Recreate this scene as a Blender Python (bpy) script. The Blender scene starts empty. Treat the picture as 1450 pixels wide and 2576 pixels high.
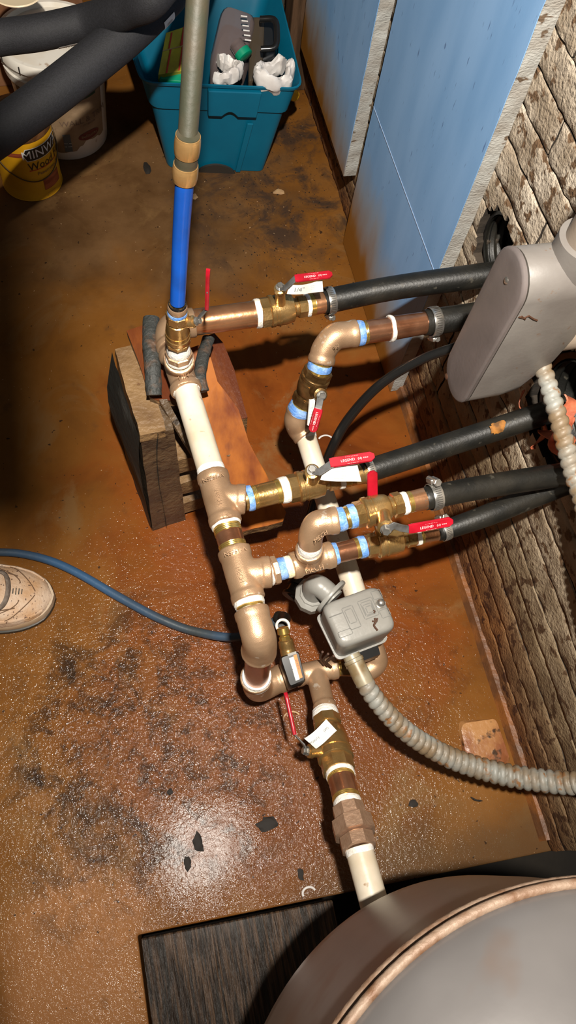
import bpy, bmesh, math, random
import numpy as np
from mathutils import Vector, Matrix, noise
random.seed(7)
sc = bpy.context.scene
COL = sc.collection
# ---------------------------------------------------------------- camera
FPX = 1933.0; CX = 725.0; CY = 1288.0; H = 1.45
_n = np.array([516-CX, 2154-CY, FPX]); _n /= np.linalg.norm(_n)
_y = np.array([-371-CX, -3291-CY, FPX]); _y -= _n*(_y@_n); _y /= np.linalg.norm(_y)
_x = np.cross(_y, -_n)
CM = np.array([_x, _y, -_n])
cam = bpy.data.objects.new('camera', bpy.data.cameras.new('camera')); COL.objects.link(cam)
cm = Matrix([[CM[i][0], -CM[i][1], -CM[i][2], (0, 0, H)[i]] for i in range(3)] + [[0, 0, 0, 1]])
cam.matrix_world = cm
cam.data.sensor_fit = 'VERTICAL'; cam.data.sensor_height = 36; cam.data.lens = FPX/2576*36
cam.data.clip_start = 0.02
sc.camera = cam
# ---------------------------------------------------------------- world, lamps, exposure
w = bpy.data.worlds.new('world'); sc.world = w; w.use_nodes = True
w.node_tree.nodes['Background'].inputs[0].default_value = (1.0, .86, .72, 1)
w.node_tree.nodes['Background'].inputs[1].default_value = 0.035
def lamp(name, loc, energy, size, col, target=None, spot=None):
    l = bpy.data.lights.new(name, 'SPOT' if spot else 'POINT'); l.energy = energy; l.shadow_soft_size = size; l.color = col
    o = bpy.data.objects.new(name, l); COL.objects.link(o); o.location = loc
    if spot:
        l.spot_size = math.radians(spot); l.spot_blend = 1.
        o.rotation_euler = (Vector(target)-Vector(loc)).to_track_quat('-Z', 'Y').to_euler()
    return o
lamp('work_light', (0.03, -.02, 2.0), 188, .022, (1, .93, .83), (.42, 1.15, .3), 118)
sc.view_settings.view_transform = 'Standard'; sc.view_settings.look = 'None'
sc.view_settings.gamma = 1; sc.view_settings.use_curve_mapping = False
sc.view_settings.exposure = 0.55

# ---------------------------------------------------------------- photo point -> world helpers
def P(px, py, z=0.):
    r = CM@np.array([px-CX, py-CY, FPX]); t = (z-H)/r[2]
    return Vector((t*r[0], t*r[1], z))
def PX(px, py, x):
    r = CM@np.array([px-CX, py-CY, FPX]); t = x/r[0]
    return Vector((x, t*r[1], H+t*r[2]))
def mpp(p):                                  # metres per photo pixel at a point
    return float((CM.T@(np.array(p)-np.array([0, 0, H])))[2])/FPX
# ---------------------------------------------------------------- materials
def N(nt, t, **k):
    n = nt.nodes.new(t)
    for a, b in k.items(): setattr(n, a, b)
    return n
def mat(name, col, rough=.5, metal=0., col2=None, scale=8., lo=.4, hi=.6, bump=0., bscale=60., spots=None, detail=4, spec=None, coat=0., stretch=None, trans=0., alpha=1., sscale=90., slo=.62, shi=.68):
    m = bpy.data.materials.new(name); m.use_nodes = True; nt = m.node_tree; b = nt.nodes['Principled BSDF']
    b.inputs['Roughness'].default_value = rough; b.inputs['Metallic'].default_value = metal
    b.inputs['Base Color'].default_value = (*col, 1)
    if spec is not None: b.inputs['Specular IOR Level'].default_value = spec
    if coat: b.inputs['Coat Weight'].default_value = coat; b.inputs['Coat Roughness'].default_value = .12
    if trans: b.inputs['Transmission Weight'].default_value = trans
    b.inputs['Alpha'].default_value = alpha
    if col2 or bump or spots:
        tc = N(nt, 'ShaderNodeNewGeometry'); src = tc.outputs['Position']
        if stretch:
            mp = N(nt, 'ShaderNodeMapping'); mp.inputs['Scale'].default_value = stretch
            nt.links.new(src, mp.inputs['Vector']); src = mp.outputs[0]
        out = None
        if col2:
            no = N(nt, 'ShaderNodeTexNoise'); no.inputs['Scale'].default_value = scale; no.inputs['Detail'].default_value = detail
            nt.links.new(src, no.inputs['Vector'])
            r = N(nt, 'ShaderNodeValToRGB'); r.color_ramp.elements[0].position = lo; r.color_ramp.elements[1].position = hi
            r.color_ramp.elements[0].color = (*col, 1); r.color_ramp.elements[1].color = (*col2, 1)
            nt.links.new(no.outputs['Fac'], r.inputs[0]); out = r.outputs[0]
        if spots:
            no = N(nt, 'ShaderNodeTexNoise'); no.inputs['Scale'].default_value = sscale; no.inputs['Detail'].default_value = 3
            nt.links.new(src, no.inputs['Vector'])
            r = N(nt, 'ShaderNodeValToRGB'); r.color_ramp.elements[0].position = slo; r.color_ramp.elements[1].position = shi
            nt.links.new(no.outputs['Fac'], r.inputs[0])
            mx = N(nt, 'ShaderNodeMix', data_type='RGBA'); nt.links.new(r.outputs[0], mx.inputs[0])
            if out: nt.links.new(out, mx.inputs[6])
            else: mx.inputs[6].default_value = (*col, 1)
            mx.inputs[7].default_value = (*spots, 1); out = mx.outputs[2]
        if out: nt.links.new(out, b.inputs['Base Color'])
        if bump:
            no = N(nt, 'ShaderNodeTexNoise'); no.inputs['Scale'].default_value = bscale; no.inputs['Detail'].default_value = 5
            nt.links.new(src, no.inputs['Vector'])
            bp = N(nt, 'ShaderNodeBump'); bp.inputs['Strength'].default_value = min(1, bump); bp.inputs['Distance'].default_value = .003*max(1, bump)
            nt.links.new(no.outputs['Fac'], bp.inputs['Height']); nt.links.new(bp.outputs[0], b.inputs['Normal'])
    return m
M = {}
M['bronze'] = mat('cast_bronze', (.55, .36, .22), .40, .6, (.40, .25, .145), 22, .35, .7, .16, 900, spots=(.72, .6, .48), slo=.66, shi=.72, sscale=60)
M['letter'] = mat('cast_letter', (.46, .29, .17), .42, .6)
M['brass'] = mat('machined_brass', (.64, .41, .17), .25, .85, (.42, .25, .08), 36, .35, .7, .12, 300)
M['brass_dark'] = mat('dark_brass', (.30, .18, .07), .3, .8, (.13, .07, .025), 50, .35, .65, .15, 200)
M['gold'] = mat('bright_brass_thread', (.80, .55, .16), .25, .9, bump=.1)
M['copper'] = mat('copper_pipe', (.72, .38, .20), .25, .85, (.48, .21, .10), 30, .3, .75, .1, 120, spots=(.5, .35, .25))
M['copper_red'] = mat('red_brass_nipple', (.54, .265, .15), .25, .85, (.34, .14, .07), 35, .3, .7, .1, 120)
M['pale_brass'] = mat('pale_brass_union', (.58, .38, .26), .42, .7, (.40, .25, .16), 45, .35, .7, .3, 220)
M['couple'] = mat('push_coupling_bronze', (.78, .47, .19), .24, .75, (.58, .32, .11), 30, .4, .7, .06, 300)
M['whitepipe'] = mat('white_plastic_pipe', (.68, .61, .50), .38, 0, (.56, .47, .34), 16, .42, .7, .1, 100, spots=(.34, .22, .12), sscale=55, slo=.66, shi=.72)
M['tape_white'] = mat('white_thread_tape', (.86, .84, .80), .5, 0, (.70, .66, .58), 60, .4, .7, .5, 300)
M['tape_blue'] = mat('blue_thread_paste', (.12, .28, .66), .45, 0, (.26, .42, .74), 90, .45, .6, .5, 300)
M['tape_yellow'] = mat('yellow_thread_tape', (.80, .74, .45), .5, 0, (.85, .82, .65), 90, .45, .6, .5, 300)
M['rubber'] = mat('black_poly_hose', (.006, .006, .005), .45, 0, (.018, .016, .012), 25, .4, .7, .14, 260, spots=(.05, .045, .035), sscale=70, slo=.66, shi=.74)
M['hose_rust'] = mat('rust_smear', (.35, .14, .02), .6, 0, (.12, .05, .01), 90, .35, .6)
M['steel'] = mat('stainless_steel', (.62, .61, .58), .28, .9, (.4, .38, .34), 90, .4, .7, .1)
M['slot'] = mat('dark_slot', (.03, .025, .02), .6)
M['red'] = mat('red_vinyl_grip', (.42, .008, .022), .32, 0, (.30, .005, .014), 40)
M['lever'] = mat('dull_steel_lever', (.20, .20, .20), .35, .6, (.10, .09, .08), 60, .4, .7, .1)
M['paper'] = mat('white_paper_tag', (.82, .81, .77), .6, 0, (.70, .69, .64), 40)
M['ink'] = mat('grey_ink', (.10, .11, .11), .7)
M['inkwhite'] = mat('white_ink', (.80, .62, .62), .6)
M['blue'] = mat('blue_pex', (.005, .09, .48), .3, 0, (.006, .07, .36), 20)
M['greypipe'] = mat('weathered_grey_green_pipe', (.034, .036, .022), .55, 0, (.055, .042, .025), 30, .35, .65, .2, 100)
M['black'] = mat('black_plastic', (.01, .01, .01), .25)
M['teal'] = mat('teal_plastic_tote', (.0, .13, .22), .42, 0, (.0, .105, .185), 8, .35, .65, .05, 40)
M['foamtube'] = mat('black_foam_insulation', (.007, .007, .009), .75, 0, (.011, .011, .014), 300, .4, .6, .25, 600)
M['bucketw'] = mat('white_bucket_plastic', (.78, .74, .66), .35, 0, (.68, .60, .48), 12, .45, .7, spots=(.35, .22, .12), sscale=30, slo=.66, shi=.75)
M['label'] = mat('tan_bucket_label', (.30, .205, .12), .6, 0, (.20, .13, .07), 16, .4, .65, .3, 80, spots=(.2, .12, .07), sscale=60, slo=.64, shi=.7)
M['maroon'] = mat('maroon_ink', (.13, .02, .02), .5)
M['brownink'] = mat('brown_ink', (.14, .09, .06), .6)
M['yellow'] = mat('yellow_can_paint', (.74, .37, .01), .35, 0, (.60, .29, .01), 12, .4, .7, spots=(.25, .13, .02), sscale=40, slo=.7, shi=.76)
M['stainin'] = mat('stain_residue', (.30, .09, .02), .35, 0, (.18, .05, .01), 20)
M['rim'] = mat('rusty_can_rim', (.18, .08, .03), .4, .5, (.3, .15, .06), 60)
M['swatch'] = mat('red_brown_swatch', (.24, .045, .018), .4, 0, (.42, .10, .04), 18, stretch=(1, 1, 5))
M['foamblue'] = None
M['foamedge'] = mat('dirty_grey_foam_edge', (.44, .45, .43), .7, 0, (.30, .28, .25), 14, .35, .65, .7, 160, spots=(.12, .08, .05), sscale=38, slo=.66, shi=.7, stretch=(1, 1, 2.2))
M['pvcgrey'] = mat('grey_pvc_box', (.19, .175, .16), .45, 0, (.14, .125, .115), 16, .35, .7, .06, 180, spots=(.16, .11, .08), sscale=120, slo=.66, shi=.74)
M['pvclid'] = mat('grey_pvc_cover', (.145, .122, .117), .45, 0, (.11, .094, .09), 16, .35, .7, .06, 180, spots=(.13, .10, .09), sscale=120, slo=.66, shi=.74)
M['pvcpipe'] = mat('dirty_grey_conduit', (.25, .20, .155), .45, 0, (.19, .155, .125), 14, .35, .7, .15, 120, spots=(.2, .12, .07), sscale=60, slo=.68, shi=.76)
M['switchgrey'] = mat('grey_switch_cover', (.25, .245, .225), .38, .0, (.22, .21, .19), 14, .4, .65, .1, 150)
M['swline'] = mat('embossed_grey', (.15, .147, .135), .45)
M['flex'] = mat('dirty_flexible_conduit', (.26, .26, .235), .48, 0, (.19, .135, .08), 20, .40, .60, .2, 150, spots=(.22, .11, .045), sscale=55, slo=.60, shi=.68)
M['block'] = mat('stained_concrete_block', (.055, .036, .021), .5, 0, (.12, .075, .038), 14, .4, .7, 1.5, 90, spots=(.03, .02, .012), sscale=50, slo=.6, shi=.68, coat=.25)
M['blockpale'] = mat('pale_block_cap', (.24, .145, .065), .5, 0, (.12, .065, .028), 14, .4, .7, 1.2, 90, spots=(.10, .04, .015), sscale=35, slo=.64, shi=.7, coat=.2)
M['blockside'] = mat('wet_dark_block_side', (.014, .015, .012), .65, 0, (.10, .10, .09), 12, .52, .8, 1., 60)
M['redwood'] = mat('wet_red_wood', (.19, .055, .012), .4, 0, (.09, .022, .007), 7, .38, .62, .5, 90, spots=(.07, .02, .01), sscale=12, slo=.6, shi=.75, stretch=(3.5, .6, 3.5), spec=.25)
M['orangewood'] = mat('orange_cedar', (.33, .10, .012), .5, 0, (.13, .026, .004), 6, .38, .62, .05, 80, spots=(.12, .03, .01), sscale=9, slo=.58, shi=.72, stretch=(3.5, .6, 3.5), spec=.15)
M['woodend'] = mat('rough_wood_end', (.09, .05, .02), .6, 0, (.22, .12, .05), 60, .4, .65, 1.5, 120)
M['strap'] = mat('cracked_rubber_strap', (.028, .03, .028), .6, 0, (.12, .06, .03), 50, .5, .75, 1., 150)
M['tank'] = mat('galvanized_tank_grey', (.165, .155, .152), .34, .25, (.235, .222, .218), 5, .38, .65, .05, 60, spots=(.18, .14, .12), sscale=11, slo=.6, shi=.72)
M['rust'] = mat('rusty_weld_band', (.30, .21, .15), .55, .1, (.16, .075, .035), 45, .45, .7, .4, 200)
M['plank'] = mat('weathered_dark_plank', (.018, .009, .004), .45, 0, (.10, .055, .028), 46, .42, .64, 2.2, 44, spots=(.015, .01, .006), sscale=30, slo=.52, shi=.62, stretch=(6, .35, 2), coat=.2)
M['bluehose'] = mat('faded_blue_hose', (.04, .10, .20), .4, 0, (.045, .055, .06), 3.5, .42, .62, .15, 100)
M['shoe'] = mat('muddy_tan_shoe_leather', (.56, .42, .31), .6, 0, (.46, .27, .14), 22, .4, .65, .5, 190, spots=(.10, .05, .03), sscale=210, slo=.64, shi=.67)
M['sole'] = mat('cream_midsole', (.46, .36, .26), .55, 0, (.42, .28, .16), 20, .4, .7)
M['outsole'] = mat('black_outsole', (.03, .028, .022), .5)
M['lace'] = mat('grey_brown_lace', (.12, .09, .07), .8, 0, (.19, .15, .12), 90, bump=.5, bscale=300)
M['stitch'] = mat('brown_seam', (.13, .07, .035), .8)
M['denim'] = mat('dark_denim', (.03, .04, .07), .8, 0, (.05, .06, .09), 200)
M['ybox'] = mat('yellow_green_carton', (.55, .50, .03), .6, 0, (.35, .28, .02), 14, .4, .7)
M['cgreen'] = mat('green_plastic', (.0, .25, .13), .4)
M['redprint'] = mat('red_print', (.5, .03, .02), .6)
M['bag'] = mat('white_plastic_bag', (.72, .69, .66), .45, 0, (.60, .56, .53), 20, bump=.4, bscale=40)
M['jug'] = mat('clear_smoky_plastic', (.17, .13, .125), .15, alpha=.62)
M['orangerag'] = mat('orange_coral_strip', (.55, .15, .07), .6, 0, (.35, .08, .035), 40, .4, .65, .5, 90)
M['card'] = mat('brown_cardboard', (.15, .06, .025), .7, 0, (.22, .10, .045), 14)
M['cream'] = mat('cream_glaze', (.75, .62, .42), .35)
M['chip'] = mat('black_debris', (.012, .008, .005), .75)
M['tan'] = mat('tan_debris', (.50, .32, .16), .5, 0, (.35, .2, .1), 30)
M['fragment'] = mat('wet_brick_fragment', (.45, .22, .08), .35, 0, (.26, .09, .035), 22, .4, .65, .6, 90, spots=(.06, .03, .015), sscale=45, slo=.6, shi=.68, coat=.4)
M['darkwall'] = mat('dark_basement_wall', (.010, .008, .006), .9, 0, (.020, .015, .010), 6, bump=.5)
M['post'] = mat('dark_wet_timber', (.10, .055, .03), .5, 0, (.05, .028, .015), 14, bump=.5, stretch=(4, 4, .6))
M['orange'] = mat('orange_warning', (.75, .20, .02), .5)
M['oxide'] = mat('brown_corrosion', (.06, .022, .008), .7)

def floor_mat():
    m = bpy.data.materials.new('rust_stained_wet_concrete'); m.use_nodes = True; nt = m.node_tree; b = nt.nodes['Principled BSDF']; L = nt.links.new
    g = N(nt, 'ShaderNodeNewGeometry'); pos = g.outputs['Position']
    def noise_(s, d=4, r=.55, dist=0.):
        n = N(nt, 'ShaderNodeTexNoise'); n.inputs['Scale'].default_value = s; n.inputs['Detail'].default_value = d; n.inputs['Roughness'].default_value = r; n.inputs['Distortion'].default_value = dist
        L(pos, n.inputs['Vector']); return n.outputs['Fac']
    def ramp(f, st):
        r = N(nt, 'ShaderNodeValToRGB'); e = r.color_ramp.elements
        while len(e) < len(st): e.new(.5)
        for i, (p_, c) in enumerate(st): e[i].position = p_; e[i].color = (*c, 1) if len(c) == 3 else c
        L(f, r.inputs[0]); return r.outputs[0]
    def mix(f, a, c):
        x = N(nt, 'ShaderNodeMix', data_type='RGBA'); L(f, x.inputs[0])
        if isinstance(a, tuple): x.inputs[6].default_value = (*a, 1)
        else: L(a, x.inputs[6])
        if isinstance(c, tuple): x.inputs[7].default_value = (*c, 1)
        else: L(c, x.inputs[7])
        return x.outputs[2]
    def mul(a, c):
        x = N(nt, 'ShaderNodeMath', operation='MULTIPLY', use_clamp=True); L(a, x.inputs[0])
        if isinstance(c, float): x.inputs[1].default_value = c
        else: L(c, x.inputs[1])
        return x.outputs[0]
    def blob(x, y, r, soft, sx=1., sy=1.):        # a stain with a centre and soft edge, broken by noise
        mp = N(nt, 'ShaderNodeVectorMath', operation='SUBTRACT'); L(pos, mp.inputs[0]); mp.inputs[1].default_value = (x, y, 0)
        sc_ = N(nt, 'ShaderNodeVectorMath', operation='MULTIPLY'); L(mp.outputs[0], sc_.inputs[0]); sc_.inputs[1].default_value = (sx, sy, 0)
        ln = N(nt, 'ShaderNodeVectorMath', operation='LENGTH'); L(sc_.outputs[0], ln.inputs[0])
        ad = N(nt, 'ShaderNodeMath', operation='ADD'); L(ln.outputs['Value'], ad.inputs[0])
        nn = N(nt, 'ShaderNodeMath', operation='MULTIPLY_ADD'); L(noise_(6, 5, .6, .6), nn.inputs[0]); nn.inputs[1].default_value = soft*1.6; nn.inputs[2].default_value = -soft*.8
        L(nn.outputs[0], ad.inputs[1])
        mr = N(nt, 'ShaderNodeMapRange'); L(ad.outputs[0], mr.inputs[0]); mr.inputs[1].default_value = r; mr.inputs[2].default_value = r-soft; mr.inputs[3].default_value = 0; mr.inputs[4].default_value = 1
        mr.interpolation_type = 'SMOOTHSTEP'
        return mr.outputs[0]
    BW = lambda a, c: [(a, (0, 0, 0)), (c, (1, 1, 1))]
    base = ramp(noise_(3.2, 6, .6, .5), [(.3, (.11, .043, .010)), (.5, (.18, .070, .013)), (.7, (.23, .10, .026))])
    red = ramp(noise_(5, 5, .6, .8), [(.3, (.11, .026, .005)), (.5, (.20, .052, .008)), (.7, (.15, .036, .006))])
    c = mix(blob(.30, .62, .62, .34, 1.15, 1.), base, red)
    c = mix(mul(blob(.10, .15, .42, .28), .7), c, (.17, .050, .012))
    grey = ramp(noise_(7, 5, .6), [(.35, (.08, .038, .014)), (.65, (.15, .078, .032))])
    c = mix(blob(.10, 1.50, .44, .30, .8, 1.), c, grey)
    c = mix(mul(ramp(noise_(4.5, 6, .65, 1.), BW(.56, .68)), .65), c, (.20, .11, .042))
    c = mix(mul(blob(-.22, -.13, .17, .12, 1., .6), .85), c, (.36, .16, .06))
    dark = ramp(noise_(9, 6, .7, .6), BW(.50, .66))
    c = mix(mul(mul(dark, blob(-.13, .22, .36, .2)), .95), c, (.022, .012, .006))
    c = mix(mul(mul(ramp(noise_(22, 6, .75, .4), BW(.48, .60)), blob(-.06, .20, .34, .2)), .85), c, (.030, .013, .005))
    c = mix(mul(mul(ramp(noise_(16, 6, .75, .4), BW(.52, .66)), blob(.42, .30, .26, .18)), .7), c, (.07, .022, .006))
    c = mix(mul(mul(ramp(noise_(11, 6, .7, .5), BW(.46, .6)), blob(.45, 1.55, .34, .2, 1., .75)), .95), c, (.05, .03, .02))
    c = mix(mul(ramp(noise_(14, 5, .6), BW(.62, .74)), .5), c, (.07, .035, .016))
    c = mix(mul(blob(.45, -.14, .16, .1, .35, 1.), .8), c, (.10, .055, .025))
    pit = ramp(noise_(75, 2), BW(.70, .73)); c = mix(mul(pit, .85), c, (.02, .012, .008))
    lite = ramp(noise_(130, 2), BW(.74, .77)); c = mix(mul(lite, .6), c, (.5, .33, .18))
    L(c, b.inputs['Base Color'])
    # wetness
    wet = mix(blob(-.02, -.01, .16, .12), (.50, .50, .50), (.30, .30, .30))
    wet = mix(mul(ramp(noise_(7, 5), BW(.42, .6)), .6), wet, (.50, .50, .50))
    L(wet, b.inputs['Roughness'])
    b.inputs['Specular IOR Level'].default_value = .05
    b.inputs['Coat Weight'].default_value = .5; b.inputs['Coat Roughness'].default_value = .13; b.inputs['Coat IOR'].default_value = 1.4
    L(mul(blob(.04, .18, .66, .3), ramp(noise_(8, 6, .7, .8), [(.30, (.25, .25, .25)), (.5, (.75, .75, .75))])), b.inputs['Coat Weight'])
    cb = N(nt, 'ShaderNodeBump'); cb.inputs['Distance'].default_value = .0028; sp_ = blob(-.01, .01, .12, .09); L(mix(sp_, (1., 1., 1.), (.30, .30, .30)), cb.inputs['Strength']); L(mix(sp_, (.09, .09, .09), (.27, .27, .27)), b.inputs['Coat Roughness']); cn = noise_(125, 3, .6); L(cn, cb.inputs['Height']); L(cb.outputs[0], b.inputs['Coat Normal'])
    bp = N(nt, 'ShaderNodeBump'); bp.inputs['Distance'].default_value = .0010
    L(mix(blob(.05, .14, .5, .25), (.22, .22, .22), (1., 1., 1.)), bp.inputs['Strength'])
    n1 = noise_(330, 2, .6); n2 = noise_(60, 5, .7)
    ad = N(nt, 'ShaderNodeMath', operation='MULTIPLY_ADD'); L(n2, ad.inputs[0]); ad.inputs[1].default_value = 1.4; L(n1, ad.inputs[2])
    L(ad.outputs[0], bp.inputs['Height']); L(bp.outputs[0], b.inputs['Normal'])
    return m
M['floor'] = floor_mat()
def brick_mat():
    m = mat('rough_split_block', (.33, .26, .185), .75, 0, (.58, .50, .40), 13, .4, .65, 1.6, 170, spots=(.14, .08, .04), sscale=46, slo=.575, shi=.62)
    nt = m.node_tree; b = nt.nodes['Principled BSDF']; L = nt.links.new
    src = b.inputs['Base Color'].links[0].from_socket
    g = N(nt, 'ShaderNodeNewGeometry'); sx = N(nt, 'ShaderNodeSeparateXYZ'); L(g.outputs['Position'], sx.inputs[0])
    no = N(nt, 'ShaderNodeTexNoise'); no.inputs['Scale'].default_value = 5; L(g.outputs['Position'], no.inputs['Vector'])
    ad = N(nt, 'ShaderNodeMath', operation='MULTIPLY_ADD'); L(no.outputs['Fac'], ad.inputs[0]); ad.inputs[1].default_value = .3; L(sx.outputs['Z'], ad.inputs[2])
    r = N(nt, 'ShaderNodeValToRGB'); e = r.color_ramp.elements; e.new(.5)
    for i, (p_, c_) in enumerate([(.17, (.42, .19, .055, 1)), (.36, (.50, .42, .30, 1)), (.74, (1, 1, 1, 1))]): e[i].position = p_; e[i].color = c_
    L(ad.outputs[0], r.inputs[0])
    x = N(nt, 'ShaderNodeMix', data_type='RGBA', blend_type='MULTIPLY'); x.inputs[0].default_value = 1; L(src, x.inputs[6]); L(r.outputs[0], x.inputs[7])
    L(x.outputs[2], b.inputs['Base Color'])
    return m
M['brick'] = brick_mat()
M['mortar'] = mat('dark_mortar', (.022, .016, .011), .9, 0, (.05, .036, .024), 20, bump=1.)
def foam_mat():
    m = mat('blue_foam_board', (.21, .41, .72), .5, 0, (.27, .48, .80), 5, .35, .65, .03, 120, spots=(.10, .18, .38), sscale=40, slo=.66, shi=.74, stretch=(1, 3.2, .7))
    nt = m.node_tree; b = nt.nodes['Principled BSDF']; L = nt.links.new
    src = b.inputs['Base Color'].links[0].from_socket
    g = N(nt, 'ShaderNodeNewGeometry'); sx = N(nt, 'ShaderNodeSeparateXYZ'); L(g.outputs['Position'], sx.inputs[0])
    no = N(nt, 'ShaderNodeTexNoise'); no.inputs['Scale'].default_value = 9; no.inputs['Detail'].default_value = 5
    mp = N(nt, 'ShaderNodeMapping'); mp.inputs['Scale'].default_value = (1, 1.6, .6); L(g.outputs['Position'], mp.inputs[0]); L(mp.outputs[0], no.inputs['Vector'])
    # rusty water wicked up from the floor: height + noise, stronger towards the board's far corner
    a1 = N(nt, 'ShaderNodeMath', operation='MULTIPLY_ADD'); L(sx.outputs['Y'], a1.inputs[0]); a1.inputs[1].default_value = -.22; a1.inputs[2].default_value = .27
    a2 = N(nt, 'ShaderNodeMath', operation='ADD'); L(sx.outputs['Z'], a2.inputs[0]); L(a1.outputs[0], a2.inputs[1])
    a3 = N(nt, 'ShaderNodeMath', operation='MULTIPLY_ADD'); L(no.outputs['Fac'], a3.inputs[0]); a3.inputs[1].default_value = .16; L(a2.outputs[0], a3.inputs[2])
    r = N(nt, 'ShaderNodeValToRGB'); e = r.color_ramp.elements; e.new(.5)
    for i, (p_, c_) in enumerate([(.19, (1, 1, 1, 1)), (.27, (.6, .6, .6, 1)), (.37, (0, 0, 0, 1))]): e[i].position = p_; e[i].color = c_
    L(a3.outputs[0], r.inputs[0])
    r2 = N(nt, 'ShaderNodeValToRGB')
    for i, (p_, c_) in enumerate([(.17, (.30, .115, .012, 1)), (.30, (.40, .33, .20, 1))]): r2.color_ramp.elements[i].position = p_; r2.color_ramp.elements[i].color = c_
    L(a3.outputs[0], r2.inputs[0])
    x = N(nt, 'ShaderNodeMix', data_type='RGBA'); L(r.outputs[0], x.inputs[0]); L(src, x.inputs[6]); L(r2.outputs[0], x.inputs[7])
    L(x.outputs[2], b.inputs['Base Color'])
    return m
M['foamblue'] = foam_mat()

# ---------------------------------------------------------------- mesh builder
def frame(d, up=None):
    d = Vector(d).normalized(); up = Vector(up) if up is not None else Vector((0, 0, 1))
    if abs(d.dot(up.normalized())) > .97: up = Vector((0, 1, 0))
    s = d.cross(up).normalized(); u = s.cross(d).normalized()
    return d, s, u
class MB:
    def __init__(self): self.v = []; self.f = []
    def add(self, vs, fs):
        k = len(self.v); self.v += [Vector(a) for a in vs]; self.f += [tuple(i+k for i in q) for q in fs]; return self
    def rings(self, rs, cap=True, close=False):
        n = len(rs[0]); vs = [p for r in rs for p in r]; fs = []
        m = len(rs)
        for i in range(m-1+(1 if close else 0)):
            a = i*n; b = ((i+1) % m)*n
            for j in range(n): fs.append((a+j, a+(j+1) % n, b+(j+1) % n, b+j))
        if cap and not close: fs.append(tuple(range(n))[::-1]); fs.append(tuple((m-1)*n+j for j in range(n)))
        return self.add(vs, fs)
    def tube(self, pts, r, seg=16, cap=True, squash=1.):
        pts = [Vector(p) for p in pts]; m = len(pts)
        rr = r if isinstance(r, (list, tuple)) else [r]*m
        rs = []; s = None
        for i, p in enumerate(pts):
            d = (pts[min(i+1, m-1)]-pts[max(i-1, 0)]).normalized()
            if s is None: _, s, u = frame(d)
            else: s = (s-d*s.dot(d)).normalized(); u = s.cross(d)
            rs.append([p+(s*math.cos(t)+u*math.sin(t)*squash)*rr[i] for t in [2*math.pi*k/seg for k in range(seg)]])
        return self.rings(rs, cap)
    def lathe(self, A, B, prof, seg=32, rot=0., cap=True):        # prof: (t along A->B in metres, radius)
        A = Vector(A); d, s, u = frame(Vector(B)-A)
        rs = [[A+d*t+(s*math.cos(a)+u*math.sin(a))*r for a in [rot+2*math.pi*k/seg for k in range(seg)]] for t, r in prof]
        return self.rings(rs, cap)
    def box(self, c, ex, ey, ez):                                 # centre and half extent vectors
        c, ex, ey, ez = map(Vector, (c, ex, ey, ez))
        vs = [c+ex*a+ey*b+ez*g for a, b, g in [(-1, -1, -1), (1, -1, -1), (1, 1, -1), (-1, 1, -1), (-1, -1, 1), (1, -1, 1), (1, 1, 1), (-1, 1, 1)]]
        return self.add(vs, [(0, 3, 2, 1), (4, 5, 6, 7), (0, 1, 5, 4), (1, 2, 6, 5), (2, 3, 7, 6), (3, 0, 4, 7)])
    def hexa(self, bot, top): return self.rings([bot, top])
WL = {}
def put(o, parent, world):
    if parent is not None:
        o.parent = parent; o.location = Vector(world)-WL[parent.name]
    else: o.location = world
    WL[o.name] = Vector(world); return o
def build(mb, name, m, parent=None, smooth=True, angle=40, bevel=0., remesh=0., label=None, cat=None, group=None, kind=None, sub=0):
    vs = mb.v; me = bpy.data.meshes.new(name)
    lo = Vector([min(p[i] for p in vs) for i in range(3)]); hi = Vector([max(p[i] for p in vs) for i in range(3)])
    o0 = Vector(((lo.x+hi.x)/2, (lo.y+hi.y)/2, lo.z))
    me.from_pydata([tuple(p-o0) for p in vs], [], mb.f); me.update()
    b = bmesh.new(); b.from_mesh(me); bmesh.ops.recalc_face_normals(b, faces=b.faces); b.to_mesh(me); b.free()
    me.materials.append(M[m] if isinstance(m, str) else m)
    if smooth:
        for q in me.polygons: q.use_smooth = True
        if not remesh: me.set_sharp_from_angle(angle=math.radians(angle))
    o = bpy.data.objects.new(name, me); COL.objects.link(o); put(o, parent, o0)
    if bevel:
        md = o.modifiers.new('bevel', 'BEVEL'); md.width = bevel; md.segments = 2; md.limit_method = 'ANGLE'; md.angle_limit = math.radians(40)
    if remesh:
        md = o.modifiers.new('remesh', 'REMESH'); md.mode = 'VOXEL'; md.voxel_size = remesh; md.use_smooth_shade = True
        md = o.modifiers.new('smooth', 'SMOOTH'); md.factor = .6; md.iterations = 7
    if sub:
        md = o.modifiers.new('sub', 'SUBSURF'); md.levels = sub; md.render_levels = sub
    tag(o, label, cat, group, kind); return o
def tag(o, label=None, cat=None, group=None, kind=None):
    if label: o['label'] = label
    if cat: o['category'] = cat
    if group: o['group'] = group
    if kind: o['kind'] = kind
def thing(name, label, cat, loc, group=None):
    o = bpy.data.objects.new(name, None); o.empty_display_size = .02; COL.objects.link(o); o.location = loc
    WL[o.name] = Vector(loc); tag(o, label, cat, group); return o
def catmull(pts, n=8):
    pts = [Vector(p) for p in pts]; q = [pts[0]*2-pts[1]]+pts+[pts[-1]*2-pts[-2]]; out = []
    for i in range(1, len(q)-2):
        a, b, c, d = q[i-1:i+3]
        for k in range(n):
            t = k/n; out.append(.5*((2*b)+(c-a)*t+(2*a-5*b+4*c-d)*t*t+(3*b-a-3*c+d)*t**3))
    out.append(pts[-1]); return out
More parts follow.
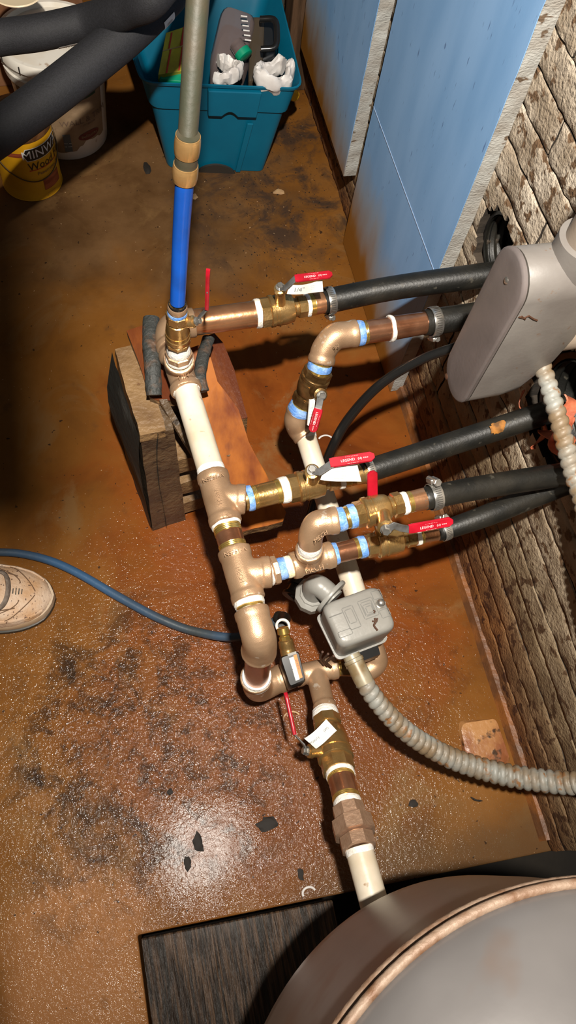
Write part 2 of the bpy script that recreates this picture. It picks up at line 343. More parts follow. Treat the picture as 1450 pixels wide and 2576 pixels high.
def lettering(s, origin, right, up, height, m, parent, thick=.0002, wrap=None, name='lettering', squeeze=1.):
    cu = bpy.data.curves.new('t', 'FONT'); cu.body = s; cu.size = 1; cu.align_x = 'CENTER'; cu.align_y = 'CENTER'; cu.resolution_u = 2
    to = bpy.data.objects.new('t', cu); COL.objects.link(to)
    dg = bpy.context.evaluated_depsgraph_get(); tm = bpy.data.meshes.new_from_object(to.evaluated_get(dg))
    bpy.data.objects.remove(to); right = Vector(right).normalized(); up = Vector(up).normalized(); nn = right.cross(up).normalized()
    b = bmesh.new(); b.from_mesh(tm)
    if wrap:
        for _ in range(2):
            ed = [e for e in b.edges if e.calc_length() > .12]
            if ed: bmesh.ops.subdivide_edges(b, edges=ed, cuts=2)
    bmesh.ops.triangulate(b, faces=b.faces)
    mb = MB(); vs = []
    for v in b.verts:
        x = v.co.x*height*squeeze; y = v.co.y*height
        if wrap: vs.append(wrap(x, y))
        else: vs.append(Vector(origin)+right*x+up*y+nn*thick)
    mb.add(vs, [tuple(v.index for v in f.verts) for f in b.faces]); b.free()
    return build(mb, name, m, parent, smooth=False)

# ================================================================ SETTING
WX = .604; YE = -.13
# floor slab with a notch at its near end
mb = MB()
def slab(x0, x1, y0, y1, z1=0., z0=-.07, n=1): mb.box(((x0+x1)/2, (y0+y1)/2, (z0+z1)/2), ((x1-x0)/2, 0, 0), (0, (y1-y0)/2, 0), (0, 0, (z1-z0)/2))
NX = -.128
S0 = P(350, 2352); S1 = P(1395, 2140)
vs = []
poly = [(-1.6, -1.2), (NX, -1.2), (NX, S0.y), (S1.x+.01, S1.y), (WX+.12, S1.y), (WX+.12, 2.9), (-1.6, 2.9)]
for z in (0, -.08): vs += [(x, y, z) for x, y in poly]
n = len(poly)
mb.add(vs, [tuple(range(n)), tuple(range(n, 2*n))[::-1]]+[(i, i+n, (i+1) % n+n, (i+1) % n) for i in range(n)])
build(mb, 'floor', 'floor', smooth=False, bevel=.003, kind='structure')
mb = MB(); mb.box((.6, -.7, -.38), (.95, 0, 0), (0, .62, 0), (0, 0, .02)); build(mb, 'floor_pit', 'darkwall', smooth=False, kind='structure')
# walls
mb = MB(); mb.box((WX+.16, 1.38, .7), (.04, 0, 0), (0, 1.52, 0), (0, 0, .75)); wall = build(mb, 'wall_right', 'mortar', smooth=False, kind='structure')
mb = MB(); mb.box((WX+.3, -.7, .5), (.04, 0, 0), (0, .6, 0), (0, 0, .7)); build(mb, 'wall_near_right', 'darkwall', smooth=False, kind='structure')
mb = MB(); mb.box((-.4, 2.95, .9), (1.3, 0, 0), (0, .05, 0), (0, 0, 1.2)); build(mb, 'wall_back', 'darkwall', smooth=False, kind='structure')
holes = [(PX(1240, 625, WX), .062), (PX(1425, 1050, WX), .10)]
PITCH = .0562
for row in range(17):
    z0 = row*PITCH; y = YE-random.random()*.12; 
    while y < 2.6:
        ln = random.choice((.75, .95, 1.2)); y1 = y+ln
        if row > 8: ln = random.choice((.2, .26, .32)); y1 = y+ln
        a, b_ = max(y, YE+.005), y1-.004; y = y1
        if b_-a < .03: continue
        if row > 10 and a > 1.4: continue
        ny = max(4, int((b_-a)/.011)); ZF = [0, .035, .25, .5, .75, .965, 1]; nz = 6; rs = []; sd = random.random()*50; off = random.uniform(-.0008, .0008)
        G = {}; vs = []; fs = []
        for j in range(ny+1):
            for k in range(nz+1):
                yy = a+(b_-a)*j/ny; zz = z0+.0012+(PITCH-.0024)*ZF[k]
                q = Vector((7., yy*44, zz*44)); d = noise.fractal(q, 1., 2., 4)*.0026+noise.noise(q*.3)*.0022
                edge = min(k, nz-k, j, ny-j); xx = WX+off+(.002 if edge == 0 else 0.)+d-.001
                yj = yy+noise.noise(Vector((sd, yy*20, k)))*.001; zj = zz+noise.noise(Vector((yy*22, k*.2, sd)))*.0008
                G[j, k] = len(vs); vs.append((xx, yj, zj))
        inside = lambda q: any((Vector(q)-h).length < r*(1+.15*noise.noise(Vector(q)*60)) for h, r in holes)
        for j in range(ny):
            for k in range(nz):
                c = [G[j, k], G[j+1, k], G[j+1, k+1], G[j, k+1]]
                ctr = sum((Vector(vs[i]) for i in c), Vector())/4
                if inside(ctr): continue
                fs.append(tuple(c))
        if not fs: continue
        # side returns
        bm_ = MB(); bm_.add(vs, fs)
        br = [i for i in range(len(vs))]
        be = {}
        for f_ in fs:
            for i in range(4):
                e = (f_[i], f_[(i+1) % 4]); be[tuple(sorted(e))] = be.get(tuple(sorted(e)), 0)+1
        for (i, j_), c_ in be.items():
            if c_ == 1:
                p, q = Vector(vs[i]), Vector(vs[j_]); bm_.add([p, q, q+Vector((.055, 0, 0)), p+Vector((.055, 0, 0))], [(0, 1, 2, 3)])
        b = bmesh.new(); 
        o = build(bm_, 'brick', 'brick', wall, smooth=True, angle=50); b.free(); o.data.materials.append(M['mortar'])
        for q in o.data.polygons[len(fs):]: q.material_index = 1
# strip of rusty board along the wall base
mb = MB()
a = Vector((WX-.018, S1.y+.01, 0)); 
pts = [Vector((WX-.016+.002*noise.noise(Vector((0, t*9, 3))), S1.y+.02+t*1.3, 0)) for t in [i/40 for i in range(41)]]
mb.rings([[p, p+Vector((.02, 0, 0)), p+Vector((.02, 0, .018)), p+Vector((.007, 0, .016))] for p in pts])
build(mb, 'baseboard_right', mat('rusty_mortar_fillet', (.24, .085, .02), .5, 0, (.12, .05, .02), 20, bump=1.), kind='structure')

# corrugated drain pipes in the wall holes
def drain(c, r, label):
    t = thing('drain_pipe', label, 'pipe', (c.x+.01, c.y, c.z-r))
    mb = MB(); prof = []
    for i in range(14):
        x = i*.008; prof += [(x, r*(.97 if i % 2 else .86)), (x+.005, r*(.97 if i % 2 else .86))]
    A = Vector((c.x+.008, c.y, c.z)); B = A+Vector((1, 0, 0))
    mb.lathe(A, B, prof, 40, cap=False); mb.lathe(A+Vector((.111, 0, 0)), B, [(0, r*.95), (.002, r*.95)], 40)
    build(mb, 'ribbed_wall', 'rubber', t, angle=80)
    mb = MB(); mb.lathe(A-Vector((.010, 0, 0)), B, [(.012, r*.90), (.012, r*1.0), (.022, r*1.0), (.022, r*.90)], 40, cap=False)
    build(mb, 'rim', 'black', t, angle=80)
    return t
d1 = drain(holes[0][0], .056, 'black corrugated drain pipe opening in the wall beside the blue board')
mb = MB()
for i in range(5): mb.box(holes[0][0]+Vector((.06, .035-.012*i, -.035)), (.002, 0, 0), (0, .003, 0), (0, 0, .012))
build(mb, 'clay_bit', 'card', d1, smooth=False, kind='stuff')
d2 = drain(holes[1][0], .092, 'wide black corrugated pipe mouth in the wall below the grey conduit box')

# blue foam boards
def board(y0, y1, z0, z1, xf, th, label, lean=0.):
    t = thing('foam_board', label, 'insulation board', (xf, (y0+y1)/2, z0), 'blue foam boards leaning on the wall')
    mb = MB(); n = 26
    rs = []
    for i in range(n+1):
        z = z0+(z1-z0)*i/n
        j = lambda s: noise.noise(Vector((s, z*25, y0)))*.003
        rs.append([Vector((xf+.0015, y0+j(1), z)), Vector((xf+th, y0+j(2), z)), Vector((xf+th, y1+j(3), z)), Vector((xf+.0015, y1+j(1), z))])
    mb.rings(rs); build(mb, 'foam_core', 'foamedge', t, smooth=False)
    mb = MB(); rs = []
    for i in range(n+1):
        z = z0+(z1-z0)*i/n; j = noise.noise(Vector((1, z*25, y0)))*.003
        rs.append([Vector((xf, y0+j, z)), Vector((xf+.001, y0+j, z)), Vector((xf+.001, y1+j, z)), Vector((xf, y1+j, z))])
    mb.rings(rs); build(mb, 'blue_face', 'foamblue', t, smooth=False)
    return t
b2 = board(.857, 1.297, .004, 1.02, .574, .028, 'tall blue foam board nearest the grey conduit, rust-stained at its lower corner')
b1 = board(1.345, 1.79, .165, .95, .560, .030, 'blue foam board behind, beside the teal tote, its lower end off the floor')
for zc, tt in ((.385, b2), (.73, b1)):
    y0, y1 = (.86, 1.295) if tt is b2 else (1.35, 1.788)
    xf = .574 if tt is b2 else .560
    mb = MB(); mb.box((xf-.0004, (y0+y1)/2, zc), (.0005, 0, 0), (0, (y1-y0)/2, 0), (0, 0, .0009)); build(mb, 'score_line', mat('pale_score', (.32, .42, .58), .5), tt, smooth=False)
# timber behind the boards
mb = MB(); mb.box((.575, 1.88, .5), (.03, 0, 0), (0, .035, 0), (0, 0, .5)); build(mb, 'timber_post', 'post', smooth=False, bevel=.003, label='dark timber post beyond the blue boards', cat='post')
mb = MB(); mb.box((.54, 2.12, .5), (.012, 0, 0), (0, .17, 0), (0, 0, .47))
build(mb, 'dark_panel', mat('dark_grey_panel', (.05, .055, .05), .5, bump=.3), smooth=False, bevel=.002, label='dark grey panel standing in the far corner behind the teal tote', cat='panel')

# ================================================================ PLUMBING HELPERS
def axis(A, B):
    A = P(*A); B = P(*B); return A, B, (B-A).length
def nipple(name, label, A, B, w0, w1, m, parts=(), cat='pipe', group=None):
    """straight pipe between two photo points; parts = (name, t0, t1, grow, mat, label)"""
    A, B, L = axis(A, B); r0 = w0/2*mpp(A); r1 = w1/2*mpp(B)
    mid = (A+B)/2
    t = thing(name, label, cat, (mid.x, mid.y, mid.z-(r0+r1)/2), group) if parts else None
    mb = MB(); mb.lathe(A, B, [(0, r0*.8), (0, r0)]+[(L*i/8, r0+(r1-r0)*i/8) for i in range(1, 8)]+[(L, r1), (L, r1*.8)], 40)
    o = build(mb, 'pipe_body' if parts else name, m, t, angle=50)
    if not parts: tag(o, label, cat, group)
    for (nm, t0, t1, g, pm, lb) in parts:
        mb = MB(); k = max(5, int((t1-t0)*L/.0012)); pr = []
        ra = r0+(r1-r0)*t0; rb = r0+(r1-r0)*t1
        seg = 40; d, s, u = frame(B-A); rs = []
        for i in range(k+1):
            f = i/k; tt = (t0+(t1-t0)*f)*L; r = ra+(rb-ra)*f
            if nm == 'thread': rr = [r*(1+g*(.5 if i % 2 else 1))]*seg; sh = [0]*seg
            elif nm != 'thread_tape':
                rr = [r*(1+g*math.sin(math.pi*min(max(f, .04), .96))**.35)]*seg; sh = [0]*seg
            else:
                rr = [r*(1.0+g*(math.sin(math.pi*min(max(f, .08), .92))**.3)*(1+.25*noise.noise(Vector((i*.9, math.cos(2*math.pi*q/seg)*1.3, math.sin(2*math.pi*q/seg)*1.3+ra*999))))) for q in range(seg)]
                sh = [.0016*noise.noise(Vector((math.cos(2*math.pi*q/seg)*1.5, math.sin(2*math.pi*q/seg)*1.5, ra*777+f*.5))) for q in range(seg)]
            rs.append([A+d*(tt+sh[q])+(s*math.cos(2*math.pi*q/seg)+u*math.sin(2*math.pi*q/seg))*rr[q] for q in range(seg)])
        mb.rings(rs); build(mb, nm, pm, t, angle=30 if nm == 'thread' else 60, label=lb)
    return t or o
TW = lambda t0, t1, g=.13: ('thread_tape', t0, t1, g, 'tape_white', 'white thread tape')
TB = lambda t0, t1, g=.11: ('thread_tape', t0, t1, g, 'tape_blue', 'blue thread sealant')
TY = lambda t0, t1, g=.11: ('thread_tape', t0, t1, g, 'tape_yellow', 'pale yellow thread tape')
TH = lambda t0, t1, g=.04: ('thread', t0, t1, g, 'gold', 'bright brass thread')
def tee(label, A, B, w, wc, branch, wb, bz=None, txt=(), group='cast bronze tees'):
    """run A->B, collar width wc; branch = (run fraction, end photo point)"""
    A, B, L = axis(A, B); d, s, u = frame(B-A); m0 = mpp((A+B)/2); r = w/2*m0; rc = wc/2*m0; cl = .011
    mid = (A+B)/2
    t = thing('pipe_tee', label, 'pipe fitting', (mid.x, mid.y, mid.z-rc), group)
    mb = MB(); mb.lathe(A, B, [(0, rc*.8), (0, rc), (cl, rc), (cl+.002, r), (L/2, r*1.02), (L-cl-.002, r), (L-cl, rc), (L, rc), (L, rc*.8)], 40)
    f, E = branch; E = P(*E); C = A.lerp(B, f); rb = wb/2*mpp(E)
    D = (E-C); lb = D.length
    mb.lathe(C, E, [(0, r*.95), (r*.6, r*.97), (r*1.1, rb*.93), (lb-cl-.002, rb*.90), (lb-cl, rb), (lb, rb), (lb, rb*.8)], 40)
    build(mb, 'body', 'bronze', t, remesh=.0016)
    for (s_, q, R, U, h) in txt:
        c = P(*q); R = P(*R)-c; U = P(*U)-c
        lettering(s_, c, R, U, h, 'letter', t, .0006)
    return t
def bend(label, pts, w, collars, name='pipe_elbow', m='bronze', group='cast bronze elbows', cat='pipe fitting', txt=()):
    """pts: photo points of the centre line; collars: (i, j, w) ring between pts index"""
    ctrl = [P(*p) for p in pts]; c = catmull(ctrl, 8); n = len(c)
    ws = w if isinstance(w, (list, tuple)) else [w]*len(ctrl)
    rr = []
    for i, p in enumerate(c):
        f = i/8; k = min(int(f), len(ws)-2) if len(ws) > 1 else 0; a = ws[k]+(ws[k+1]-ws[k])*(f-k); rr.append(a/2*mpp(p))
    mid = c[n//2]; t = thing(name, label, cat, (mid.x, mid.y, mid.z-max(rr)), group)
    mb = MB(); mb.tube(c, rr, 36)
    for (at, w_, ln) in collars:
        if at == 0: a, b = c[0], c[1]
        else: a, b = c[-1], c[-2]
        r_ = w_/2*mpp(a); mb.lathe(a, b, [(0, r_*.8), (0, r_), (ln, r_), (ln+.003, r_*.9)], 36)
    build(mb, 'body', m, t, remesh=.0015)
    for (s_, q, R, U, h) in txt:
        cc = P(*q); lettering(s_, cc, P(*R)-cc, P(*U)-cc, h, 'letter', t, .0006)
    return t
def hexring(mb, A, B, t0, t1, r, rot=0.):
    k = 1.06
    mb.lathe(A, B, [(t0, r*.93), (t0+.0012, r*k), (t1-.0012, r*k), (t1, r*.93)], 8, rot)
def strap(mb, pts, wid, th, wd):                       # flat bar following pts; wd = width direction
    pts = [Vector(p) for p in pts]; wd = Vector(wd).normalized(); rs = []
    for i, p in enumerate(pts):
        d = (pts[min(i+1, len(pts)-1)]-pts[max(i-1, 0)]).normalized(); n_ = d.cross(wd).normalized(); w_ = n_.cross(d).normalized()
        wi = wid[i] if isinstance(wid, (list, tuple)) else wid
        rs.append([p+w_*wi/2+n_*th/2, p-w_*wi/2+n_*th/2, p-w_*wi/2-n_*th/2, p+w_*wi/2-n_*th/2])
    mb.rings(rs)
def valve(label, A, B, wh, wb, sizes, stem_at, nut, lever, grip, tagq=None, m='brass', rot=.39, gripw=24, gt=.0045, text=None, wd=None, nutr=11, wh2=None, tagtxt=(), lw=None, flip=1):
    """A->B body; sizes: hex1 end, ring end, body end, hex2 start (fractions). nut: photo point of lever nut."""
    A, B, L = axis(A, B); mid = (A+B)/2; m0 = mpp(mid); rh = wh/2*m0; rb = wb/2*m0; rh2 = (wh2 or wh*.82)/2*m0
    t = thing('ball_valve', label, 'valve', (mid.x, mid.y, mid.z-rb), 'brass ball valves')
    h1, rg, be, h2 = [q*L for q in sizes]
    mb = MB(); hexring(mb, A, B, 0, h1, rh, rot); build(mb, 'hex_end', m, t, angle=20)
    mb = MB(); mb.lathe(A, B, [(h1-.002, rh*.9), (h1, rb*.96), (h1+.001, rb), (rg, rb), (rg+.001, rb*.94), (h1+(be-h1)*.6, rb*.95), (be-.004, rb*.86), (be-.001, rh2*.98), (be, rh2*.86), (h2+.002, rh2*.86)], 48)
    mb.lathe(A, B, [(rg+.006, rb*.9), (rg+.006, rb*.985), (rg+.009, rb*.985), (rg+.009, rb*.9)], 48)
    build(mb, 'body', m, t, angle=35)
    mb = MB(); hexring(mb, A, B, h2, L, rh2, rot); build(mb, 'hex_end', m, t, angle=20)
    S = A.lerp(B, stem_at); Nn = P(*nut); sd = (Nn-S); sl = sd.length; k = nutr*mpp(Nn)
    mb = MB(); mb.lathe(S, Nn, [(rb*.5, k*1.5), (max(rb*.6, sl-.010), k*1.5), (max(rb*.6, sl-.010), k*1.75), (sl-.004, k*1.75), (sl-.003, k*1.2), (sl, k*1.2)], 28); build(mb, 'stem', m, t, angle=35)
    mb = MB(); mb.lathe(S, Nn, [(sl-.001, k*1.25), (sl+.0008, k*1.25), (sl+.0008, k*.95)], 24)
    mb.lathe(S, Nn, [(sl+.0008, k*.8), (sl+.001, k*.98), (sl+.006, k*.98), (sl+.007, k*.8)], 6); build(mb, 'lever_nut', 'steel', t, angle=25)
    lp = [P(*q) for q in lever]; gp = [P(*q) for q in grip]; g0 = gp[0]
    wdv = wd if wd is not None else (gp[-1]-gp[0]).cross(sd)
    gw = gripw*mpp(g0)
    mb = MB(); lw_ = lw*mpp(g0) if lw else gw*.72
    mb2 = [Nn+sd.normalized()*.001]+lp+[g0.lerp(gp[-1], .5)]
    strap(mb, mb2, [lw_*1.15]+[lw_]*(len(mb2)-1), .0022, wdv); build(mb, 'lever', 'lever', t, smooth=False, bevel=.0004)
    # grip: rounded slab
    mb = MB(); k = 12; rs = []
    G0, G1 = gp[0], gp[-1]; gd = (G1-G0); gl = gd.length; gd.normalize(); W = (Vector(wdv)-gd*Vector(wdv).dot(gd)).normalized(); Nv = gd.cross(W).normalized()
    for i in range(k+1):
        f = i/k; x = f*gl; q = min(x, gl-x); ed = gw*.5
        cut = 1. if q > ed*.7 else math.sqrt(max(.05, 1-((ed*.7-q)/(ed*.7))**2))*.75+.25
        if f < .5: cut = 1. if i else .9
        c = G0.lerp(G1, f) if len(gp) == 2 else catmull(gp, 6)[min(int(f*6*(len(gp)-1)), 6*(len(gp)-1))]
        h_ = gw/2*cut; e = gt/2
        rs.append([c+W*h_+Nv*e*.4, c+W*h_*.85+Nv*e, c-W*h_*.85+Nv*e, c-W*h_+Nv*e*.4, c-W*h_-Nv*e*.4, c-W*h_*.85-Nv*e, c+W*h_*.85-Nv*e, c+W*h_-Nv*e*.4])
    mb.rings(rs); g = build(mb, 'grip', 'red', t, angle=50)
    if text:
        cc = G0.lerp(G1, .5); tocam = (Vector((0, 0, H))-cc); Nf = Nv if Nv.dot(tocam) > 0 else -Nv
        U = Nf.cross(gd); R = gd
        if flip < 0: R = -gd; U = -U
        lettering(text, cc-R*gl*.10+Nf*(gt/2-.0001)+U*(-gw*.05), R, U, gw*.36, 'inkwhite', g, .0003)
        lettering('(U) ===', cc+R*gl*.24+Nf*(gt/2-.0001)+U*(-gw*.05), R, U, gw*.3, 'inkwhite', g, .0003)
        lettering('-- - --- ---- -- ---', cc+Nf*(gt/2-.0001)+U*(gw*.3), R, U, gw*.2, 'inkwhite', g, .0003)
        lettering('---- -- ----- ---', cc+Nf*(gt/2-.0001)-U*(gw*.36), R, U, gw*.2, 'inkwhite', g, .0003)
    if tagq:
        c = [P(*q) for q in tagq]                      # four corners, around
        mb = MB(); n = 8; rs = []; nn_ = (c[1]-c[0]).cross(c[3]-c[0]).normalized()
        if nn_.dot(Vector((0, 0, H))-c[0]) < 0: nn_ = -nn_
        vs = []; fs = []
        def at(u_, v_): return (c[0].lerp(c[1], u_)).lerp(c[3].lerp(c[2], u_), v_)+nn_*(.0035*math.sin(math.pi*u_)+.0016*math.sin(5*u_+v_))
        for i in range(n+1):
            for j in range(3): vs.append(at(i/n, j/2))
        for i in range(n):
            for j in range(2): fs.append((i*3+j, (i+1)*3+j, (i+1)*3+j+1, i*3+j+1))
        k0 = len(vs); vs += [v-nn_*.0004 for v in vs]; fs += [tuple(q+k0 for q in f_[::-1]) for f_ in fs]
        mb.add(vs, fs); tg = build(mb, 'paper_tag', 'paper', t, angle=60, label='white printed paper tag')
        for (s_, u0, v0, hh) in tagtxt:
            R = (c[1]-c[0]).normalized(); U = nn_.cross(R)
            if R.dot(P(1000, 1300, .4)-P(500, 1300, .4)) < 0: pass
            def wr(x, y, R=R, U=U, u0=u0, v0=v0):
                lu = (c[1]-c[0]).length; lv = (c[3]-c[0]).length
                return at(min(1, max(0, u0+x/lu)), min(1, max(0, v0-y/lv*(1 if (c[3]-c[0]).dot(U) < 0 else -1))))+nn_*.0003
            lettering(s_, None, R, U, hh*(c[3]-c[0]).length, 'ink', tg, wrap=wr)
    return t
def clamp(label, c, tow, r_px, wpx=22, screw=(0, 0, 1)):
    C = P(*c); T = P(*tow); d, s, u = frame(T-C); r = r_px/2*mpp(C); w_ = wpx*mpp(C)
    t = thing('hose_clamp', label, 'clamp', (C.x, C.y, C.z-r), 'stainless hose clamps')
    mb = MB(); mb.lathe(C, T, [(-w_/2, r), (-w_/2, r*1.045), (-w_/2+.0008, r*1.06), (w_/2-.0008, r*1.06), (w_/2, r*1.045), (w_/2, r)], 48, cap=False); build(mb, 'band', 'steel', t, angle=40)
    sv = Vector(screw).normalized(); sv = (sv-d*sv.dot(d)).normalized(); side = d.cross(sv)
    mb = MB()
    for k in range(40):
        a = 2*math.pi*k/40; rv = sv*math.cos(a)+side*math.sin(a)
        if math.cos(a) > .9: continue
        mb.box(C+rv*r*1.062, d*w_*.28, d.cross(rv)*r*.022, rv*.0003)
    build(mb, 'slot', 'slot', t, smooth=False, kind='stuff')
    mb = MB(); H0 = C+sv*(r*1.06+.004)
    mb.box(H0, d*w_*.42, side*.008, sv*.0032); mb.lathe(H0-side*.012, H0+side, [(0, .004), (.024, .004)], 16)
    build(mb, 'screw_housing', 'steel', t, angle=30, bevel=.0006)
    mb = MB(); hs = H0+side*.012; mb.lathe(hs, hs+side, [(0, .0045), (.001, .0055), (.0055, .0055), (.006, .0045)], 6); build(mb, 'screw', 'steel', t, angle=25)
    return t
def hose(name, label, pts, w, m='rubber', cat='hose', group=None, seg=28, n=8, extra=None):
    ctrl = [P(*p) if not isinstance(p, Vector) else p for p in pts]; c = catmull(ctrl, n)
    ws = w if isinstance(w, (list, tuple)) else [w]*len(ctrl); rs_ = [ws[i]/2*mpp(p) for i, p in enumerate(ctrl)]
    if len(ctrl) == 5 and name == 'grey_riser_pipe': rs_[3] = rs_[4] = rs_[2]
    rr = [rs_[min(i//n, len(rs_)-2)]*(1-(i/n-min(i//n, len(rs_)-2)))+rs_[min(i//n, len(rs_)-2)+1]*(i/n-min(i//n, len(rs_)-2)) for i in range(len(c))]
    mb = MB(); mb.tube(c, rr, seg); o = build(mb, name, m, angle=50); tag(o, label, cat, group); return o

# ================================================================ MAIN MANIFOLD (z about .46)
Z = .46
# far tee with upward port
tee('bronze tee at the far end of the manifold, under the upright valve', (436, 885, Z), (470, 985, Z), 68, 80, (.42, (451, 903, .503)), 79,
    txt=[('1 1/4', (462, 948, Z+.032), (472, 945, Z+.032), (460, 938, Z+.032), .009)])
bend('bronze elbow at the far end, half hidden behind the upright valve', [(433, 878, Z), (424, 850, Z), (432, 822, Z), (470, 814, Z), (490, 811, Z)], 66, [(0, 76, .010), (1, 74, .010)])
# upward stack: bushing, nipple, valve, pex
t = thing('reducing_bushing', 'hexagonal bushing smeared with white sealant on the far tee', 'pipe fitting', P(450, 890, .5))
A, B, L = axis((451, 903, .503), (449, 868, .537)); mb = MB(); r = 66/2*mpp(A)
mb.lathe(A, B, [(0, r*.95), (.004, r*.98), (.006, r)], 32); hexring(mb, A, B, .006, .018, r*.98, .2); build(mb, 'hex_body', 'bronze', t, angle=20)
mb = MB(); mb.lathe(A, B, [(.018, r*.86), (.021, r*.92), (.026, r*.84), (.032, r*.80), (.036, r*.72)], 32); build(mb, 'thread_tape', 'tape_white', t, label='white sealant')
mb = MB(); mb.lathe(A, B, [(.0005, r*1.0), (.003, r*1.05), (.006, r*1.0)], 32); build(mb, 'thread_tape', 'tape_white', t, label='white sealant')
valve('upright brass ball valve on the blue pipe, its red lever standing straight up', (448, 862, .545), (446, 786, .613), 62, 64, (.12, .25, .72, .76), .62, (494, 808, .60),
      [(500, 800, .605), (513, 786, .615), (524, 772, .625)], [(521, 776, .625), (524, 678, .70)], gripw=14, gt=.005, rot=.2, nutr=9, wh2=54, lw=15)
nipple('pex_nut', 'hexagonal brass nut joining the blue pipe to the upright valve', (446, 790, .610), (447, 762, .635), 46, 44, 'brass', [TB(.0, .32), ('hex_nut', .38, .8, .14, 'bronze', None), ('crimp_ring', .82, 1., .06, 'black', 'black ring')], 'pipe fitting')
hose('blue_pipe', 'bright blue plastic pipe rising from the upright valve', [(447, 760, .637), (455, 600, .745), (464, 466, .832), (465, 450, .841)], [38, 43, 48, 47], 'blue', 'pipe')
nipple('push_coupling', 'bronze push-fit coupling joining the blue pipe to the grey pipe', (465, 452, .838), (474, 338, .893), 58, 60, 'greypipe',
       [('collar', .0, .36, .13, 'couple', None), ('collar', .58, .98, .13, 'couple', None)], 'pipe fitting')
hose('grey_riser_pipe', 'grey-green pipe rising out of the top of the picture in front of the teal tote', [(472, 352, .885), (484, 180, .935), (497, 10, .98), P(497, 10, .98)+(P(497, 10, .98)-P(484, 180, .935))*3, P(497, 10, .98)+(P(497, 10, .98)-P(484, 180, .935))*12], [50, 55, 60, 61, 62], 'greypipe', 'pipe')
# top branch
nipple('copper_pipe', 'long shiny copper nipple on the farthest branch', (488, 811, Z), (655, 788, Z), 66, 66, 'copper', [TW(.92, 1.0)])
valve('brass ball valve on the farthest branch, tag and red lever over it', (654, 788, Z), (771, 769, Z), 72, 80, (.2, .28, .74, .80), .45, (705, 722, .53),
      [(716, 726, .537), (742, 702, .55)], [(742, 701, .55), (836, 690, .555)], tagq=[(728, 716, .54), (812, 706, .545), (814, 734, .525), (722, 738, .525)],
      gripw=22, text='LEGEND', wh2=54, nutr=9, tagtxt=[('1/4"', .3, .5, .62), ('--- ----\n-- ---\n--- --', .7, .45, .17)])
nipple('hose_barb', 'copper hose barb at the farthest valve', (769, 769, Z), (838, 756, Z), 52, 56, 'copper', [TW(.0, .13), TH(.13, .3)], group='copper hose barbs')
hose('black_hose', 'black hose from the farthest valve across the foot of the blue board', [(812, 760, Z), (850, 752, Z), (1000, 723, .475), (1240, 690, .50), (1310, 682, .50)], [60, 62, 60, 62, 62], group=None)
clamp('hose clamp by the farthest valve', (829, 757, Z), (850, 753, Z), 66, 20, (.1, -.6, -.7))
# main white pipe
nipple('white_manifold_pipe', 'wide white pipe between the far tee and the middle tee', (464, 965, Z), (537, 1203, Z), 64, 69, 'whitepipe', [TW(.0, .09, .1), TW(.9, 1., .05)])
tee('bronze tee in the middle of the manifold below the white pipe', (534, 1192, Z), (569, 1318, Z), 78, 83, (.5, (618, 1256, Z)), 78,
    txt=[('NSF61-A', (536, 1202, Z+.0255), (546, 1199, Z+.0255), (533, 1192, Z+.0255), .0085), ('MECH', (549, 1250, Z+.0245), (553, 1262, Z+.0245), (559, 1247, Z+.0245), .0085), ('LF', (568, 1299, Z+.0255), (578, 1296, Z+.0255), (565, 1289, Z+.0255), .009)])
nipple('brass_nipple', 'short brass nipple between the middle tee and its valve', (614, 1257, Z), (727, 1230, Z), 60, 61, 'brass', [TB(.06, .19), TH(.2, .28), TH(.7, .8), TW(.81, .99)])
valve('brass ball valve on the middle tee, printed tag under its lever', (724, 1231, Z), (846, 1205, Z), 68, 80, (.20, .28, .76, .82), .5, (786, 1183, .525),
      [(803, 1188, .53), (833, 1168, .54)], [(830, 1165, .54), (942, 1147, .545)], tagq=[(818, 1174, .53), (900, 1170, .532), (910, 1212, .51), (806, 1206, .515)],
      gripw=27, text='LEGEND', wh2=52, nutr=11, tagtxt=[('--------- -----\n------ ------ --', .45, .2, .14), ('---- ------ ----\n------ ---- -----', .5, .68, .16)])
nipple('hose_barb', 'brass hose barb at the middle tee valve', (843, 1206, Z), (928, 1186, Z), 50, 56, 'brass', [TW(.08, .22), TH(.25, .4)], group='copper hose barbs')
hose('black_hose', 'black hose from the middle valve with an orange rust smear near the wall', [(905, 1190, Z), (940, 1180, Z), (1150, 1112, .475), (1345, 1048, .505), (1425, 1022, .52)], [56, 60, 60, 60, 60])
clamp('hose clamp half hidden behind the middle valve lever', (926, 1184, Z), (945, 1178, Z), 62, 20, (.1, .9, .5))
o = P(1245, 1070, .53)
mb = MB(); 
for i in range(14):
    for j in range(3): pass
ctr = [P(1222, 1084, .49), P(1266, 1070, .492)]
dd, ss, uu = frame(ctr[1]-ctr[0]); rr_ = 60/2*mpp(ctr[0])*1.012
rs = []
vs = []; fs = []
for i in range(9):
    for j in range(7):
        a = math.radians(38+j*9+6*noise.noise(Vector((i*.8, 2, 0)))); vs.append(ctr[0].lerp(ctr[1], i/8)+(ss*math.cos(a)+uu*math.sin(a))*rr_)
for i in range(8):
    for j in range(6):
        if (i in (0, 7) and j in (0, 5)): continue
        fs.append((i*7+j, i*7+7+j, i*7+8+j, i*7+j+1))
mb.add(vs, fs); hobj = [q for q in COL.objects if q.get('label', '').startswith('black hose from the middle')][0]
build(mb, 'rust_smear', 'hose_rust', hobj, label='orange rust smear')
nipple('brass_nipple', 'short copper-coloured nipple joining the middle tee and the near tee', (567, 1314, Z), (591, 1392, Z), 68, 69, 'copper_red', [TW(.05, .15, .12), TH(.15, .36), TH(.72, .95)])
